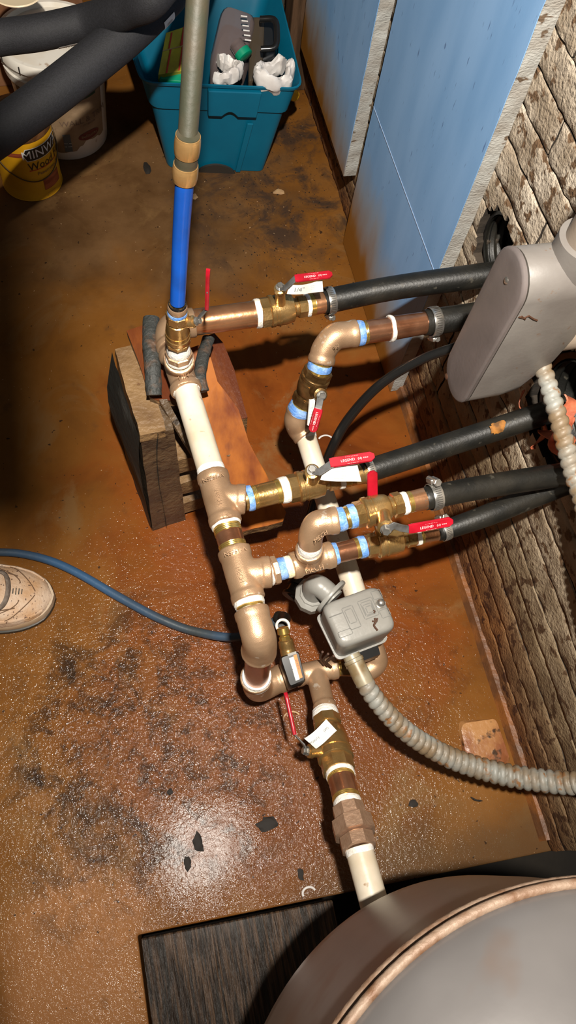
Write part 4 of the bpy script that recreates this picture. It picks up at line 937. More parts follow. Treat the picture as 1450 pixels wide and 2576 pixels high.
# boards: polygon outline on a sloping top, given thickness
def plank(name, label, poly, th, m, side='woodend', cat='wood', k=.0015):
    tp = [P(*q) for q in poly]; cf = np.linalg.lstsq(np.array([[p.x, p.y, 1] for p in tp]), np.array([p.z for p in tp]), rcond=None)[0]
    for _ in range(12): tp = [P(q[0], q[1], float(cf[0]*p.x+cf[1]*p.y+cf[2])) for q, p in zip(poly, tp)]
    c = sum(tp, Vector())/len(tp); t = thing(name, label, cat, c-Vector((0, 0, th)))
    dense = []
    for i in range(len(tp)):
        a, b = tp[i], tp[(i+1) % len(tp)]; kk = max(1, int((b-a).length/.02))
        for j in range(kk): dense.append(a.lerp(b, j/kk))
    dense = jit(dense, k); lo = [p-Vector((0, 0, th)) for p in jit(dense, k)]; n_ = len(dense)
    cc = c+Vector((0, 0, 0)); mb = MB(); mb.add(dense, [tuple(range(n_))])
    # thin top skin, then the rough sides
    sk = [p-Vector((0, 0, .002)) for p in dense]; mb.add([p for p in dense+sk], [(i, i+n_, (i+1) % n_+n_, (i+1) % n_) for i in range(n_)])
    build(mb, 'top_face', m, t, smooth=False)
    mb = MB(); mb.rings([sk, lo], cap=False); mb.add(lo, [tuple(range(n_))]); build(mb, 'rough_edge', side, t, smooth=False); return t
plank('cedar_board', 'orange cedar board sloping from the block to the middle tee, knot near its middle',
      [(500, 868, .40), (530, 900, .40), (548, 960, .395), (600, 1030, .36), (626, 1110, .33), (668, 1190, .29), (720, 1290, .24), (712, 1312, .235), (600, 1340, .23), (548, 1240, .28), (500, 1130, .33), (440, 1000, .39), (400, 900, .40)], .022, 'orangewood')
plank('redwood_beam', 'short reddish beam end beside the cedar board', [(540, 838, .36), (562, 862, .36), (590, 930, .35), (622, 1050, .33), (576, 1062, .33), (545, 990, .34), (522, 900, .355), (520, 845, .36)], .06, 'redwood')
plank('saddle_board', 'wet dark-red board lying under the far tee and elbow', [(318, 832, .41), (440, 790, .41), (470, 860, .41), (500, 960, .405), (500, 1000, .40), (400, 1008, .40), (378, 1000, .40), (345, 900, .41)], .016, 'redwood')
plank('wedge_stick', 'thin dark stick between the block and the white pipe', [(400, 1005, .41), (420, 1003, .41), (500, 1150, .33), (492, 1160, .33)], .01, 'block')
mb = MB(); c0 = P(582, 1165, .30); mb.lathe(P(574, 1142, .313)+Vector((0, 0, -.001)), P(574, 1142, .313)+Vector((0, 0, 1)), [(0, .005), (.0016, .0045), (.0018, .002)], 12)
ced = [q for q in COL.objects if q.get('label', '').startswith('orange cedar')][0]
build(mb, 'knot', 'woodend', ced)
# rubber straps
def strapt(label, pts, r): 
    c = catmull([P(*p) for p in pts], 8); mb = MB(); mb.tube(c, [r*(1+.15*noise.noise(p*60)) for p in c], 14, squash=.6); o = build(mb, 'rubber_strip', 'strap'); tag(o, label, 'rubber strip')
strapt('curled black rubber strip left of the far tee', [(381, 800, .455), (378, 850, .455), (384, 920, .45), (388, 994, .43)], .0125)
strapt('black rubber strip right of the far tee', [(525, 850, .425), (510, 900, .43), (503, 950, .43), (512, 985, .425)], .010)

# ================================================================ BLACK-HANDLED DRAIN VALVE
t = thing('drain_valve', 'small brass drain valve with a black sticker-covered handle, beside the big near elbow', 'valve', P(735, 1660, .14))
A, B, L = axis((711, 1578, .27), (727, 1648, .25)); m0 = mpp(A)
mb = MB(); mb.lathe(A, B, [(0, 12*m0), (.001, 15*m0), (.010, 16*m0), (.011, 12*m0), (.014, 11*m0)], 24); hexring(mb, A, B, .014, .022, 14*m0); build(mb, 'hex_nut', 'gold', t, angle=25)
mb = MB(); mb.lathe(A, B, [(.020, 15*m0), (.022, 19*m0), (.032, 20*m0), (.034, 19*m0), (.036, 20*m0), (L, 20*m0)], 28); build(mb, 'body', 'brass', t, angle=35)
mb = MB(); d, s, u = frame(B-A); ring = [P(712, 1574, .262)+Vector((math.cos(a), math.sin(a), 0))*16*m0 for a in [2*math.pi*k/24 for k in range(25)]]; mb.tube(ring, .0022, 8); build(mb, 'white_ring', 'tape_white', t)
h4 = [P(704, 1652, .27), P(752, 1636, .27), P(771, 1712, .26), P(730, 1730, .255)]
mb = MB(); mb.rings([rrect([p-Vector((0, 0, .035)) for p in shrink(h4, .94)], 5, .12), rrect([p-Vector((0, 0, .004)) for p in h4], 5, .12), rrect(shrink(h4, .9), 5, .12)]); hn = build(mb, 'handle', 'black', t, angle=45, label='glossy black handle')
def quad_on(c4, u0, u1, v0, v1, m, dz=.0006, nm='sticker'):
    f_ = lambda a, b: c4[0].lerp(c4[1], a).lerp(c4[3].lerp(c4[2], a), b)+Vector((0, 0, dz)); q = [f_(u0, v0), f_(u1, v0), f_(u1, v1), f_(u0, v1)]
    mb = MB(); mb.rings([q, [p+Vector((0, 0, .0003)) for p in q]]); return build(mb, nm, m, hn, smooth=False)
quad_on(h4, .42, .66, .14, .88, 'paper'); quad_on(h4, .67, .84, .10, .86, 'orange'); quad_on(h4, .40, .85, .0, .08, 'foamedge')
R = h4[3]-h4[0]; U = h4[1]-h4[0]; cn = h4[0].lerp(h4[2], .5)
lettering('-- - --- -- -- - --\n--- -- -- --- - --\n-- --- -- - -- ---', h4[0].lerp(h4[1], .54).lerp(h4[3].lerp(h4[2], .54), .5)+Vector((0, 0, .0011)), R, U, .0032, 'ink', hn)
lettering('WARNING', h4[0].lerp(h4[1], .755).lerp(h4[3].lerp(h4[2], .755), .5)+Vector((0, 0, .0011)), R, U, .005, 'ink', hn)
t2 = hose('handle_stub', 'short black barb end behind the drain valve', [(700, 1552, .10), (716, 1556, .12), (712, 1572, .2)], [30, 32, 26], 'rubber', 'pipe fitting')
hose('blue_floor_tube', 'faded blue tube crossing the floor past the shoe', [(-60, 1392, .012), (0, 1389, .012), (60, 1394, .012), (130, 1412, .012), (200, 1444, .012), (300, 1502, .012), (400, 1555, .014), (490, 1588, .018), (600, 1602, .04), (700, 1560, .08)], [20, 20, 20, 21, 21, 22, 22, 22, 22, 22], 'bluehose', 'tube', n=10)

# ================================================================ BUCKET, CAN, TOTE, FOAM TUBES
bc = P(206, 408, 0); BCX, BCY = bc.x-.022, bc.y+.106; RB, RT, BH = .098, .115, .262
t = thing('paint_bucket', 'white plastic bucket with a peeling tan label under the foam tubes', 'bucket', (BCX, BCY, 0))
cyl = lambda prof, seg=72, x=BCX, y=BCY, cap=True: MB().rings([[Vector((x+r*math.cos(q), y+r*math.sin(q), z)) for q in [2*math.pi*k/seg for k in range(seg)]] for z, r in prof], cap)
build(cyl([(.0, RB*.97), (.004, RB), (.19, RB+(RT-RB)*.72), (.195, RT+.002), (.215, RT+.004), (.218, RT), (.235, RT+.001), (.24, RT+.005), (.245, RT+.002)]), 'body', 'bucketw', t, angle=40)
build(cyl([(.238, RT+.003), (.240, RT+.008), (.256, RT+.008), (.262, RT+.004), (.262, RT-.004), (.252, RT-.008), (.251, .01)]), 'lid', 'bucketw', t, angle=35)
mb = MB()
for k in range(14):
    a = 2*math.pi*k/14; mb.box(Vector((BCX+math.cos(a)*(RT+.009), BCY+math.sin(a)*(RT+.009), .248)), Vector((-math.sin(a), math.cos(a), 0))*.0012, Vector((math.cos(a), math.sin(a), 0))*.001, (0, 0, .008))
build(mb, 'lid_rib', 'slot', t, smooth=False)
def patch(x, y, rfn, a0, a1, z0, z1, m, par, nm, dr=.0012, na=24, nz=8, ragged=0., lab=None):
    vs = []; fs = []
    for i in range(na+1):
        for j in range(nz+1):
            a = a0+(a1-a0)*i/na; lo_ = z0+ragged*(noise.noise(Vector((a*6, 1, z0*9)))+1)*.5*(1 if i > na*.6 else .25); z = lo_+(z1-lo_)*j/nz; r = rfn(z)+dr
            vs.append((x+r*math.cos(a), y+r*math.sin(a), z))
    for i in range(na):
        for j in range(nz): fs.append((i*(nz+1)+j, (i+1)*(nz+1)+j, (i+1)*(nz+1)+j+1, i*(nz+1)+j+1))
    mb = MB(); mb.add(vs, fs); return build(mb, nm, m, par, label=lab)
rb = lambda z: RB+(RT-RB)*.72*z/.19
D = math.radians
lbl = patch(BCX, BCY, rb, D(-150), D(-32), .022, .186, 'label', t, 'paper_label', ragged=.05, lab='torn tan paper label')
def wrapb(a_c, z_c, k=.0018, slope=0.): 
    def f(x, y):
        z = z_c+y; r = rb(z)+k; a = a_c+x/r; return Vector((BCX+r*math.cos(a), BCY+r*math.sin(a), z))
    return f
lettering('WALL & TRIM', None, (1, 0, 0), (0, 0, 1), .022, 'brownink', lbl, wrap=wrapb(D(-62), .112))
lettering('INTERIOR', None, (1, 0, 0), (0, 0, 1), .008, 'brownink', lbl, wrap=wrapb(D(-58), .098))
mb = MB(); n_ = 28; wf = wrapb(D(-60), .066, .0022); vs = [wf(0, 0)]+[wf(math.cos(a)*.030, math.sin(a)*.012) for a in [2*math.pi*k/n_ for k in range(n_)]]; mb.add(vs, [(0, i+1, (i+1) % n_+1) for i in range(n_)]); build(mb, 'oval_badge', 'maroon', lbl)
lettering('Bellissima', None, (1, 0, 0), (0, 0, 1), .012, 'label', lbl, wrap=wrapb(D(-60), .066, .0028))
mb = MB(); wf = wrapb(D(-92), .056, .0022); mb.add([wf(-.009, -.026), wf(.009, -.026), wf(.009, .026), wf(-.009, .026)], [(0, 1, 2, 3)]); build(mb, 'barcode_block', 'ink', lbl, smooth=False)
lettering('--- --\n-- ---', None, (1, 0, 0), (0, 0, 1), .010, 'paper', lbl, wrap=wrapb(D(-92), .052, .0028))
patch(BCX, BCY, rb, D(-70), D(-44), .168, .186, mat('dark_green_ink', (.01, .05, .03), .5), lbl, 'green_smudge', .002)
# gallon can
cc = P(92, 505, 0); GX, GY = cc.x-.003, cc.y+.069; GR = .0705; GH = .185
t = thing('stain_can', 'yellow gallon can of wood stain, open, in front of the bucket', 'can', (GX, GY, 0))
cyl2 = lambda prof, cap=True: cyl(prof, 64, GX, GY, cap)
build(cyl2([(0, GR), (.002, GR+.0015), (.005, GR), (.165, GR), (.165, GR-.002), (.004, GR-.002)], False), 'body', 'yellow', t, angle=40)
build(cyl2([(.163, GR+.0005), (.166, GR+.002), (.183, GR+.001), (GH, GR-.001), (GH, GR-.010), (.180, GR-.012), (.05, GR-.006)], False), 'rim', 'rim', t, angle=40)
build(cyl2([(.045, GR-.003), (.05, GR-.003)]), 'stain_left', 'stainin', t)
build(cyl2([(.179, GR-.0125), (.06, GR-.0065)], False), 'inner_wall', 'stainin', t)
def wrapg(a_c, z_c, k=.0008, sl=0.):
    def f(x, y): r = GR+k; a = a_c+x/r; return Vector((GX+r*math.cos(a), GY+r*math.sin(a), z_c+y+sl*x))
    return f
def gpatch(pts, m, k=.0008, nm='print_patch'):
    b = bmesh.new(); vv = [b.verts.new((x, y, 0)) for x, y in pts]; b.faces.new(vv)
    for _ in range(4): bmesh.ops.bisect_plane(b, geom=b.verts[:]+b.edges[:]+b.faces[:], plane_co=(0, 0, 0), plane_no=(1, 0, 0)) if 0 else None
    xs = [p[0] for p in pts]
    x = min(xs)+.004
    while x < max(xs): bmesh.ops.bisect_plane(b, geom=b.verts[:]+b.edges[:]+b.faces[:], plane_co=(x, 0, 0), plane_no=(1, 0, 0)); x += .004
    b.verts.index_update(); f = wrapg(D(-62), 0., k); mb = MB(); mb.add([f(v.co.x, v.co.y) for v in b.verts], [tuple(v.index for v in q.verts) for q in b.faces]); b.free()
    return build(mb, nm, m, t, smooth=True)
gpatch([(-.038, .133), (-.030, .1160), (.062, .1160), (.062, .149), (-.030, .149)], 'paper', .0006)
gpatch([(-.036, .133), (-.029, .1175), (.06, .1175), (.06, .1475), (-.029, .1475)], 'black', .0010)
gpatch([(-.08, .128), (-.036, .128), (-.036, .139), (-.08, .139)], 'swatch', .0007)
gpatch([(-.030, .089), (.05, .089), (.05, .091), (-.030, .091)], 'redprint')
gpatch([(-.004, .026), (.048, .026), (.048, .060), (-.004, .060)], 'swatch')
lettering('MINWAX', None, (1, 0, 0), (0, 0, 1), .031, 'paper', t, wrap=wrapg(D(-62)+.024/GR, .132, .0014))
lettering('Wood Finish', None, (1, 0, 0), (0, 0, 1), .029, 'black', t, wrap=wrapg(D(-62)+.036/GR, .100, .0014), squeeze=.9)
lettering('Penetrates, Stains & Seals', None, (1, 0, 0), (0, 0, 1), .0125, 'brownink', t, wrap=wrapg(D(-62)+.050/GR, .078, .0014))
lettering('------ -- ------\n--- -- ---- --', None, (1, 0, 0), (0, 0, 1), .005, 'brownink', t, wrap=wrapg(D(-62)+.012/GR, .014, .0014))
mb = MB(); mb.tube([Vector((GX+(GR+.004)*math.cos(a), GY+(GR+.004)*math.sin(a), .125-.065*math.cos((a-D(-70))*1.0))) for a in [D(-160)+D(180)*k/30 for k in range(31)]], .0014, 8); build(mb, 'wire_handle', mat('dull_wire', (.12, .08, .04), .4, .8), t)
# foam tubes
def foam(label, pts, w_, stick, ext):
    c = [P(*p) for p in pts]; r = w_/2*mpp(c[1]); c = [c[0]+(c[0]-c[1]).normalized()*.5]+c+[c[-1]+Vector(e) for e in ext]; cc_ = catmull(c, 10)
    t = thing('foam_pipe_insulation', label, 'pipe insulation', cc_[len(cc_)//2]-Vector((0, 0, r)), 'black foam tubes'); mb = MB(); mb.tube(cc_, r, 40); build(mb, 'foam_sleeve', 'foamtube', t)
    i = int(stick[0]*(len(cc_)-1)); p = cc_[i]; d, s, u = frame(cc_[min(i+1, len(cc_)-1)]-cc_[i-1])
    vs = []; fs = []; a0, a1 = D(stick[1]), D(stick[2])
    for j in range(7):
        for k in (-1, 1): 
            a = a0+(a1-a0)*j/6; vs.append(p+d*k*stick[3]+(s*math.cos(a)+u*math.sin(a))*(r+.0008))
    for j in range(6): fs.append((j*2, j*2+1, j*2+3, j*2+2))
    mb = MB(); mb.add(vs, fs); st = build(mb, 'sticker', 'paper', t, label='small white sticker')
    am = (a0+a1)/2; nn_ = s*math.cos(am)+u*math.sin(am); lettering('|||||', p+nn_*(r+.0012), d, nn_.cross(d), .010, 'ink', st)
    return t
foam('black foam tube crossing the lower left over the yellow can', [(-90, 395, .50), (0, 332, .52), (120, 245, .54), (240, 150, .56), (330, 75, .58), (400, 5, .60), (440, -50, .61)], 104, (.655, -40, 0, .013), ((.09, .16, .04), (.24, .5, .22)))
foam('black foam tube across the top left over the bucket lid', [(-100, 112, .56), (0, 95, .56), (100, 82, .57), (220, 55, .58), (320, 25, .63), (400, -25, .675)], 82, (.44, -62, -30, .019), ((.07, .12, .04), (.14, .42, .40)))
# tote
zr = .262
tb = [P(422, 424, 0), P(668, 433, 0)]; tt_ = [P(366, 198, zr), P(747, 213, zr)]
dpt = .36
bb = [tb[0], tb[1], tb[1]+Vector((-.01, dpt*.86, 0)), tb[0]+Vector((.0, dpt*.86, 0))]
tp = [tt_[0], tt_[1], tt_[1]+Vector((.02, dpt*1.05, 0)), tt_[0]+Vector((-.03, dpt*1.05, 0))]
t = thing('storage_tote', 'teal plastic tote full of jugs, cartons and plastic bags in front of the far corner', 'tote', sum(bb, Vector())/4)
lvl = lambda f_, k=1.: rrect(shrink([bb[i].lerp(tp[i], f_) for i in range(4)], k), 6, .09)
mb = MB(); mb.rings([lvl(.01), lvl(.5), lvl(.70), lvl(.72, 1.035), lvl(.97, 1.04), lvl(.975, 1.07), lvl(1.0, 1.075), lvl(1.003, 1.055), lvl(.9, 1.0), lvl(.04, .96)], cap=False)
mb.add(lvl(.012), [tuple(range(24))]); mb.add([p+Vector((0, 0, .003)) for p in lvl(.012)], [tuple(range(24))]); build(mb, 'tub', 'teal', t, angle=32)
fr_ = lambda u_, v_, o_=.0: (bb[0].lerp(bb[1], u_)).lerp(tp[0].lerp(tp[1], u_), v_)*1.+Vector((0, -.004-o_, 0))
def fpanel(pts, th, nm, m='teal'):
    a = [fr_(u_, v_, 0) for u_, v_ in pts]; mb = MB(); mb.rings([a, [p+Vector((0, -th, 0)) for p in a]]); return build(mb, nm, m, t, smooth=False, bevel=.002)
fpanel([(.40, .70), (.50, .70)]+[(.50+.12*i/8, .70+.05*math.sin(math.pi*i/8)) for i in range(1, 8)]+[(.62, .70), (.76, .70), (.76, .96), (.40, .96)], .016, 'handle_lip')
fpanel([(.68, .02), (.73, .02), (.76, .60), (.71, .60)], .006, 'front_rib'); fpanel([(.24, .02), (.28, .02), (.27, .62), (.22, .62)], .005, 'front_rib')
mb = MB(); n_ = 14; a = [fr_(.30+.38*i/n_, .10*math.sin(math.pi*i/n_)**.6+.001, .006) for i in range(n_+1)]; mb.rings([a+[fr_(.49, .0, .006)], [p+Vector((0, .006, 0)) for p in a+[fr_(.49, .0, .006)]]]); build(mb, 'base_arch', 'slot', t, smooth=False)
TC = sum(bb, Vector())/4
def inbox(u_, v_, z): p = tp[0].lerp(tp[1], u_).lerp(tp[3].lerp(tp[2], u_), v_); return Vector((p.x, p.y, z))
# contents
c4 = [P(398, 188, .25), P(462, 178, .25), P(480, 62, .29), P(418, 82, .29)]
t = thing('yellow_carton', 'yellow-green carton with red stripes leaning in the tote', 'carton', sum(c4, Vector())/4-Vector((0, 0, .1)))
bk = [p+Vector((0, .03, -.09)) for p in c4]; mb = MB(); mb.rings([bk, c4]); build(mb, 'carton_body', 'ybox', t, smooth=False, bevel=.001)
for (u0, u1, v0, v1) in ((.30, .36, .0, .55), (.78, .84, .02, .55), (.22, .28, .58, .95), (.70, .80, .58, 1.), (0, 1, .55, .57)):
    f_ = lambda a, b: c4[0].lerp(c4[1], a).lerp(c4[3].lerp(c4[2], a), b)+Vector((0, -.0005, .0007)); q = [f_(u0, v0), f_(u1, v0), f_(u1, v1), f_(u0, v1)]
    mb = MB(); mb.rings([q, [p+Vector((0, 0, .0003)) for p in q]]); build(mb, 'stripe', 'redprint' if v1-v0 > .1 else 'tan', t, smooth=False)
q = [P(400, 200, .235), P(470, 206, .235), P(470, 160, .25), P(405, 185, .25)]
mb = MB(); mb.rings([[p-Vector((0, 0, .06)) for p in q], q]); o = build(mb, 'green_tray', 'cgreen', smooth=False, bevel=.002); tag(o, 'green plastic tray edge under the yellow carton in the tote', 'tray')
# clear jug lying, green cap toward camera
t = thing('clear_jug', 'clear plastic jug with a green cap lying in the tote', 'jug', inbox(.62, .3, .2))
q = [P(522, 168, .24), P(612, 162, .24), P(648, 30, .30), P(560, 0, .31)]
mb = MB(); mb.rings([rrect([p-Vector((0, 0, .07)) for p in q], 5, .25), rrect([p-Vector((0, 0, .01)) for p in q], 5, .25), rrect(shrink(q, .86), 5, .25)]); build(mb, 'jug_body', 'jug', t, angle=60)
mb = MB(); a = P(600, 118, .275); b = P(622, 150, .262); mb.lathe(a, b, [(-.01, .016), (.010, .0175), (.02, .0185)], 24); build(mb, 'neck', 'jug', t)
mb = MB(); mb.lathe(a, b, [(.012, .0195), (.026, .0195), (.027, .018), (.0272, .005)], 28); build(mb, 'cap', 'cgreen', t, angle=40, label='green screw cap')
mb = MB()
for k in range(6): p0, p1 = P(606+k*2, 40+k*12, .312), P(622+k*2, 42+k*12, .310); mb.tube([p0, p1], .0016, 6)
build(mb, 'moulded_rib', 'bag', t)
q = [P(650, 150, .24), P(700, 130, .25), P(700, 30, .29), P(655, 20, .30)]
t = thing('black_jug', 'black plastic jug with a loop handle in the tote beside the clear jug', 'jug', sum(q, Vector())/4-Vector((0, 0, .1)))
mb = MB(); mb.rings([rrect([p-Vector((0, 0, .08)) for p in q], 5, .2), rrect([p-Vector((0, 0, .02)) for p in q], 5, .2), rrect(shrink(q, .8, -.012), 5, .2)]); build(mb, 'jug_body', 'black', t)
mb = MB(); mb.tube(catmull([P(655, 48, .31), P(690, 50, .315), P(697, 80, .305), P(692, 118, .29), P(657, 124, .285)], 6), .007, 12); build(mb, 'loop_handle', 'black', t)
q = [P(625, 205, .22), P(660, 200, .22), P(668, 40, .285), P(630, 40, .285)]
mb = MB(); mb.rings([[p-Vector((0, 0, .06)) for p in q], q]); o = build(mb, 'smoky_bottle', mat('smoky_brown_plastic', (.06, .045, .03), .2), smooth=False, bevel=.006); tag(o, 'brown smoky bottle between the clear jug and the black jug', 'bottle')
def bag(label, ctr, Rx, w_, seed, full=1.7):
    mb = MB(); rs = []; n_ = 56; m_ = 18
    for i in range(n_):
        a = math.pi*full*i/(n_-1)+seed*1.3; rr = 1+.22*noise.noise(Vector((i*.2, seed, 0)))
        p = ctr+Vector((math.cos(a)*Rx*rr, math.sin(a)*Rx*.75*rr, .008*math.sin(a*2+seed))); rdir = Vector((math.cos(a), math.sin(a), 0)); row = []
        for j in range(m_):
            b = 2*math.pi*j/m_; q = Vector((i*.35, math.cos(b)*1.6, math.sin(b)*1.6+seed)); fl = 1+.5*noise.noise(q*.7)+.14*noise.noise(q*2.)
            row.append(p+rdir*math.cos(b)*w_*fl*.8+Vector((0, 0, 1))*math.sin(b)*w_*fl*1.5)
        rs.append(row)
    mb.rings(rs); o = build(mb, 'plastic_bag', 'bag', angle=28); tag(o, label, 'plastic bag', 'white plastic bags on the tote')
bag('white plastic bag looped over the tote rim, left one by the grey pipe', P(566, 176, .262), .034, .012, 3., 1.35)
bag('white plastic bag bundled on the tote rim, right one', P(690, 188, .265), .038, .014, 0.6, 1.9)
mb = MB(); p = P(738, 236, .14); mb.lathe(p, p+Vector((0, -1, .2)), [(0, .012), (.01, .014), (.016, .010)], 16); o = build(mb, 'yellow_ball', mat('yellow_cap', (.6, .35, .02), .4)); tag(o, 'small yellow ball peeking out behind the tote', 'ball')
# cardboard box and cream lid at the top left edge
q = [Vector((x, y, .40)) for x, y in ((-.45, 1.93), (.04, 1.93), (.04, 2.4), (-.45, 2.4))]
mb = MB(); mb.rings([[Vector((p.x, p.y, .0)) for p in q], q]); o = build(mb, 'cardboard_box', 'card', smooth=False, bevel=.003); tag(o, 'brown cardboard box behind the bucket at the top left edge', 'box')
mb = MB(); p = P(45, -8, .401); mb.lathe(p, p+Vector((0, 0, 1)), [(0, .02), (.006, .045), (.012, .052), (.014, .050), (.009, .02)], 40); o = build(mb, 'cream_dish', 'cream'); tag(o, 'cream dish on the cardboard box at the top left corner', 'dish')

# ================================================================ SHOE AND WEARER
def shoe(tipx, tipy, dirv, label, vis=True):
    tip = P(tipx, tipy, 0.); X = Vector(dirv).normalized(); Yv = Vector((-X.y, X.x, 0)); Ln = .30
    def hw(s): # half width along length 0..1 from the toe
        pts = [(0, .004), (.02, .022), (.06, .037), (.12, .049), (.22, .058), (.33, .061), (.5, .050), (.65, .043), (.82, .044), (.93, .038), (.98, .022), (1, .004)]
        for (a, b), (c_, d_) in zip(pts, pts[1:]):
            if s <= c_: k = (s-a)/(c_-a); k = k*k*(3-2*k) if 0 else k; return b+(d_-b)*k
        return .004
    def hh(s):
        pts = [(0, .030), (.05, .045), (.15, .058), (.3, .072), (.45, .092), (.6, .108), (.8, .112), (1, .10)]
        for (a, b), (c_, d_) in zip(pts, pts[1:]):
            if s <= c_: return b+(d_-b)*(s-a)/(c_-a)
        return .1
    at = lambda s, lat, z: tip-X*(s*Ln)+Yv*lat+Vector((0, 0, z))
    t = thing('shoe', label, 'shoe', tip-X*.15)
    S = [0, .01, .03, .06, .1, .15, .2, .27, .34, .42, .5, .6, .7, .8, .9, .96, 1]
    def outline(z, k): return [at(s, hw(s)*k, z) for s in S]+[at(s, -hw(s)*k, z) for s in S[::-1][1:-1]]
    mb = MB(); mb.rings([outline(.0, 1.0), outline(.002, 1.06), outline(.010, 1.05), outline(.011, .97)]); build(mb, 'outsole', 'outsole', t, angle=50)
    mb = MB(); mb.rings([outline(.009, .99), outline(.012, 1.0), outline(.024, .99), outline(.028, .95)]); build(mb, 'midsole', 'sole', t, angle=50)
    def up(s, b):  # b -1..1 across
        h = hh(s); w_ = hw(s)*.97; a = b*math.pi/2; return at(s*.97+.012, math.sin(a)*w_, .022+(h-.022)*max(0, math.cos(a))**.62)
    SS = [i/30 for i in range(31)]; BB = [j/10-1 for j in range(21)]; mb = MB(); vs = [up(s, b) for s in SS for b in BB]; fs = [(i*21+j, i*21+21+j, i*21+22+j, i*21+j+1) for i in range(30) for j in range(20)]
    fs = [f for f in fs if not (.56 < SS[f[0]//21] < .94 and abs(BB[f[0] % 21]+.05) < .45)]
    k0 = len(vs); vs += [v-Vector((0, 0, .002)) for v in vs]; fs += [tuple(q_+k0 for q_ in f[::-1]) for f in fs]
    mb.add(vs, fs); build(mb, 'upper', 'shoe', t, angle=70)
    def line(fn, r, m, nm, lab=None, n_=24, lift=.0005):
        mb = MB(); c_ = [up(*fn(i/n_))+Vector((0, 0, lift)) for i in range(n_+1)]; mb.tube(c_, r, 6); return build(mb, nm, m, t, label=lab)
    for k in (-1, 1):
        line(lambda f, k=k: (.09+.28*f+.0*f, k*(.05+.80*math.sin(f*math.pi/2)**.8)) , .0009, 'stitch', 'seam')
        line(lambda f, k=k: (.20+.5*f, k*(.38+.36*f)), .0011, 'stitch', 'seam')
        line(lambda f, k=k: (.36-.18*math.sin(f*math.pi*.5), k*(.62-.42*f)), .0009, 'stitch', 'seam')
        line(lambda f, k=k: (.05+.6*f, k*(.72+.12*f)), .0028, 'shoe', 'overlay_edge')
    line(lambda f: (.30-.045*math.cos((f-.5)*math.pi), (f-.5)*1.0), .0011, 'stitch', 'seam')
    mb = MB()
    for i in range(6):
        for j in (0,): 
            s = .165+i*.017; c_ = up(s, 0.)+Vector((0, 0, .0004)); mb.box(c_, X*.0008, Yv*(.005+.0008*(i % 3)), Vector((0, 0, .0004)))
    build(mb, 'vent_slot', 'outsole', t, smooth=False)
    mb = MB(); rg = [up(.305+.066*math.cos(a), .42*math.sin(a))+Vector((0, 0, .005)) for a in [2*math.pi*k/28 for k in range(29)]]; mb.tube(rg, .0052, 8, squash=.5)
    mb.tube([up(.33+.03*f, .5-1.0*f*1.)+Vector((0, 0, .009)) for f in [i/10 for i in range(11)]], .0058, 8, squash=.5)
    for s0 in (.40, .45): mb.tube([up(s0, -.45+.9*f)+Vector((0, 0, .006)) for f in [i/10 for i in range(11)]], .0045, 8, squash=.5)
    build(mb, 'lace', 'lace', t, label='flat grey-brown lace')
    return t, at
s1, at1 = shoe(142, 1512, (.985, -.17, 0), 'muddy tan running shoe with grey laces at the left edge')
# the work light that hangs over the job (above the frame), plus a bar added under it to shade the left floor
wl = thing('work_light', 'black hanging work light with an added shade bar above the job, outside the picture', 'lamp', (.03, -.02, 1.68))
LC = Vector((.03, -.02, 2.0)); UP = Vector((0, 0, 1))
mb = MB(); mb.lathe(LC+UP*.035, LC+UP, [(0, .075), (.004, .078), (.03, .070), (.09, .040), (.13, .035), (.14, .010)], 32); build(mb, 'housing', 'black', wl, angle=35)
mb = MB(); mb.tube([LC+UP*.16, LC+UP*.6], .004, 8); build(mb, 'cord', 'rubber', wl)
mb = MB(); q0 = Vector((-.030, .075, 1.70)); q1 = Vector((-.024, .225, 1.70))
mb.rings([[a+Vector((-.060, 0, .004)), a+Vector((.034, 0, .004)), a+Vector((.034, 0, -.004)), a+Vector((-.060, 0, -.004))] for a in (q0, q0.lerp(q1, .5), q1)]); build(mb, 'shade_bar', 'black', wl, smooth=False, bevel=.002)
mb = MB(); mb.tube(catmull([LC+Vector((-.07, .03, .04)), Vector((-.085, .06, 1.88)), Vector((-.078, .09, 1.70))], 6), .004, 8); build(mb, 'shade_bar_wire', 'steel', wl)  # wire carrying the added bar

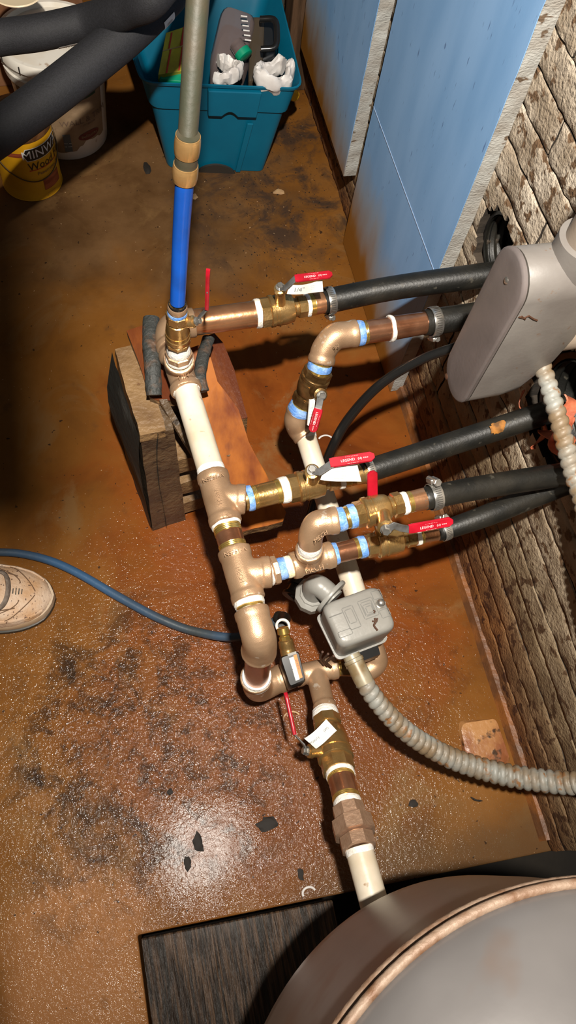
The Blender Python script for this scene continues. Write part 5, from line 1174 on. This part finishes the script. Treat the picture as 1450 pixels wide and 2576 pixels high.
# ================================================================ FLOOR DEBRIS
def lump(name, label, c, r, m, seed, flat=.35, cat='debris', group=None, sx=1., sy=1.):
    b = bmesh.new(); bmesh.ops.create_icosphere(b, subdivisions=2, radius=1); mb = MB(); vs = []
    for v in b.verts:
        d = 1+.55*noise.noise(v.co*1.6+Vector((seed, 0, 0)))+.2*noise.noise(v.co*4+Vector((seed, 3, 0))); vs.append(c+Vector((v.co.x*r*d*sx, v.co.y*r*d*sy, max(0, v.co.z*r*flat*d+r*flat*.7))))
    mb.add(vs, [tuple(v.index for v in f.verts) for f in b.faces]); b.free(); o = build(mb, name, m, angle=40); tag(o, label, cat, group)
for i, (px, py, r, m, lab, sx, sy) in enumerate([
    (500, 2120, .010, 'chip', 'black flake in the bright wet patch, upper one', .9, 1.5), (472, 2172, .009, 'chip', 'black flake in the bright wet patch, lower left one', .7, 1.3),
    (675, 2072, .015, 'chip', 'wide dark clump between the wet patch and the union', 1.3, .8), (757, 2200, .006, 'chip', 'small black flake just left of the white tank pipe', .8, 1.8),
    (370, 425, .014, 'chip', 'dark bark scrap in front of the teal tote', .6, 1.6), (702, 484, .010, 'tan', 'curled tan leaf bit on the floor below the tote', 1.4, .9),
    (490, 495, .008, 'tan', 'tan leaf bit beside the bronze coupling', .9, 1.2), (428, 1992, .005, 'chip', 'black crumb left of the tank line valve', 1., 1.),
    (1040, 2022, .009, 'chip', 'dark speck cluster right of the copper nipple', 1., .7)]):
    lump('floor_scrap', lab, P(px, py, 0), r, m, i*3.3, .14, 'debris', 'dark scraps on the floor', sx, sy)
fb = [P(1150, 1818, 0), P(1250, 1806, 0), P(1288, 1925, 0), P(1168, 1925, 0)]
mb = MB(); mb.rings([jit(rrect(fb, 5, .15), .006), jit(rrect(shrink(fb, .93, .010), 5, .15), .006), jit(rrect(shrink(fb, .6, .012), 5, .2), .003)]); o = build(mb, 'brick_fragment', 'fragment', angle=50); tag(o, 'flat orange-brown brick fragment on the floor behind the flexible conduit', 'brick')
mb = MB(); c_ = [P(1185+30*i/4*1., 2005+12*i/4+3*math.sin(i), .003) for i in range(5)]; mb.tube(c_, [.0008, .002, .0016, .0018, .0006], 6); o = build(mb, 'twig', 'chip'); tag(o, 'thin dark twig on the floor right of the union', 'twig')
def curl(label, cx_, cy_, r, a0, a1, m='bag', w_=.002):
    c0 = P(cx_, cy_, .004); mb = MB(); mb.tube([c0+Vector((math.cos(a)*r, math.sin(a)*r*.8, 0)) for a in [D(a0+(a1-a0)*i/16) for i in range(17)]], w_, 6, squash=.5); o = build(mb, 'plastic_curl', m); tag(o, label, 'plastic curl', 'curls of trimmed plastic on the floor')
curl('white plastic curl beside the slim white pipe', 820, 1108, .016, -20, 150)
curl('thin pale ring on the floor behind the red lever of the tank valve', 735, 1808, .016, 20, 170, 'tan', .0015)
curl('white shaving on the edge of the dark plank', 778, 2246, .011, 10, 200)
# loose grit: too fine to count
mb = MB()
rg = random.Random(5)
def grit(n_, fx, fy, smin, smax):
    for _ in range(n_):
        p = Vector((fx(), fy(), 0)); s_ = rg.uniform(smin, smax)
        if p.x > .58: continue
        mb.add([p+Vector((rg.uniform(-1, 1), rg.uniform(-1, 1), 0))*s_, p+Vector((s_, 0, 0)), p+Vector((0, s_*1.1, 0)), p+Vector((0, 0, s_*.8))], [(0, 1, 3), (1, 2, 3), (2, 0, 3), (0, 2, 1)])
grit(900, lambda: rg.gauss(.42, .11), lambda: rg.uniform(1.05, 1.9), .0012, .0036)
o = build(mb, 'dark_grit', 'chip', smooth=False); tag(o, 'dark grit and bark crumbs strewn along the foot of the blue boards', 'grit', None, 'stuff')
mb = MB(); grit(260, lambda: rg.uniform(-.45, .56), lambda: rg.uniform(-.1, 1.9), .0008, .0022); grit(130, lambda: rg.gauss(.42, .1), lambda: rg.uniform(1.05, 1.8), .001, .003)
o = build(mb, 'pale_grit', 'tan', smooth=False); tag(o, 'pale specks of grit scattered over the wet floor', 'grit', None, 'stuff')
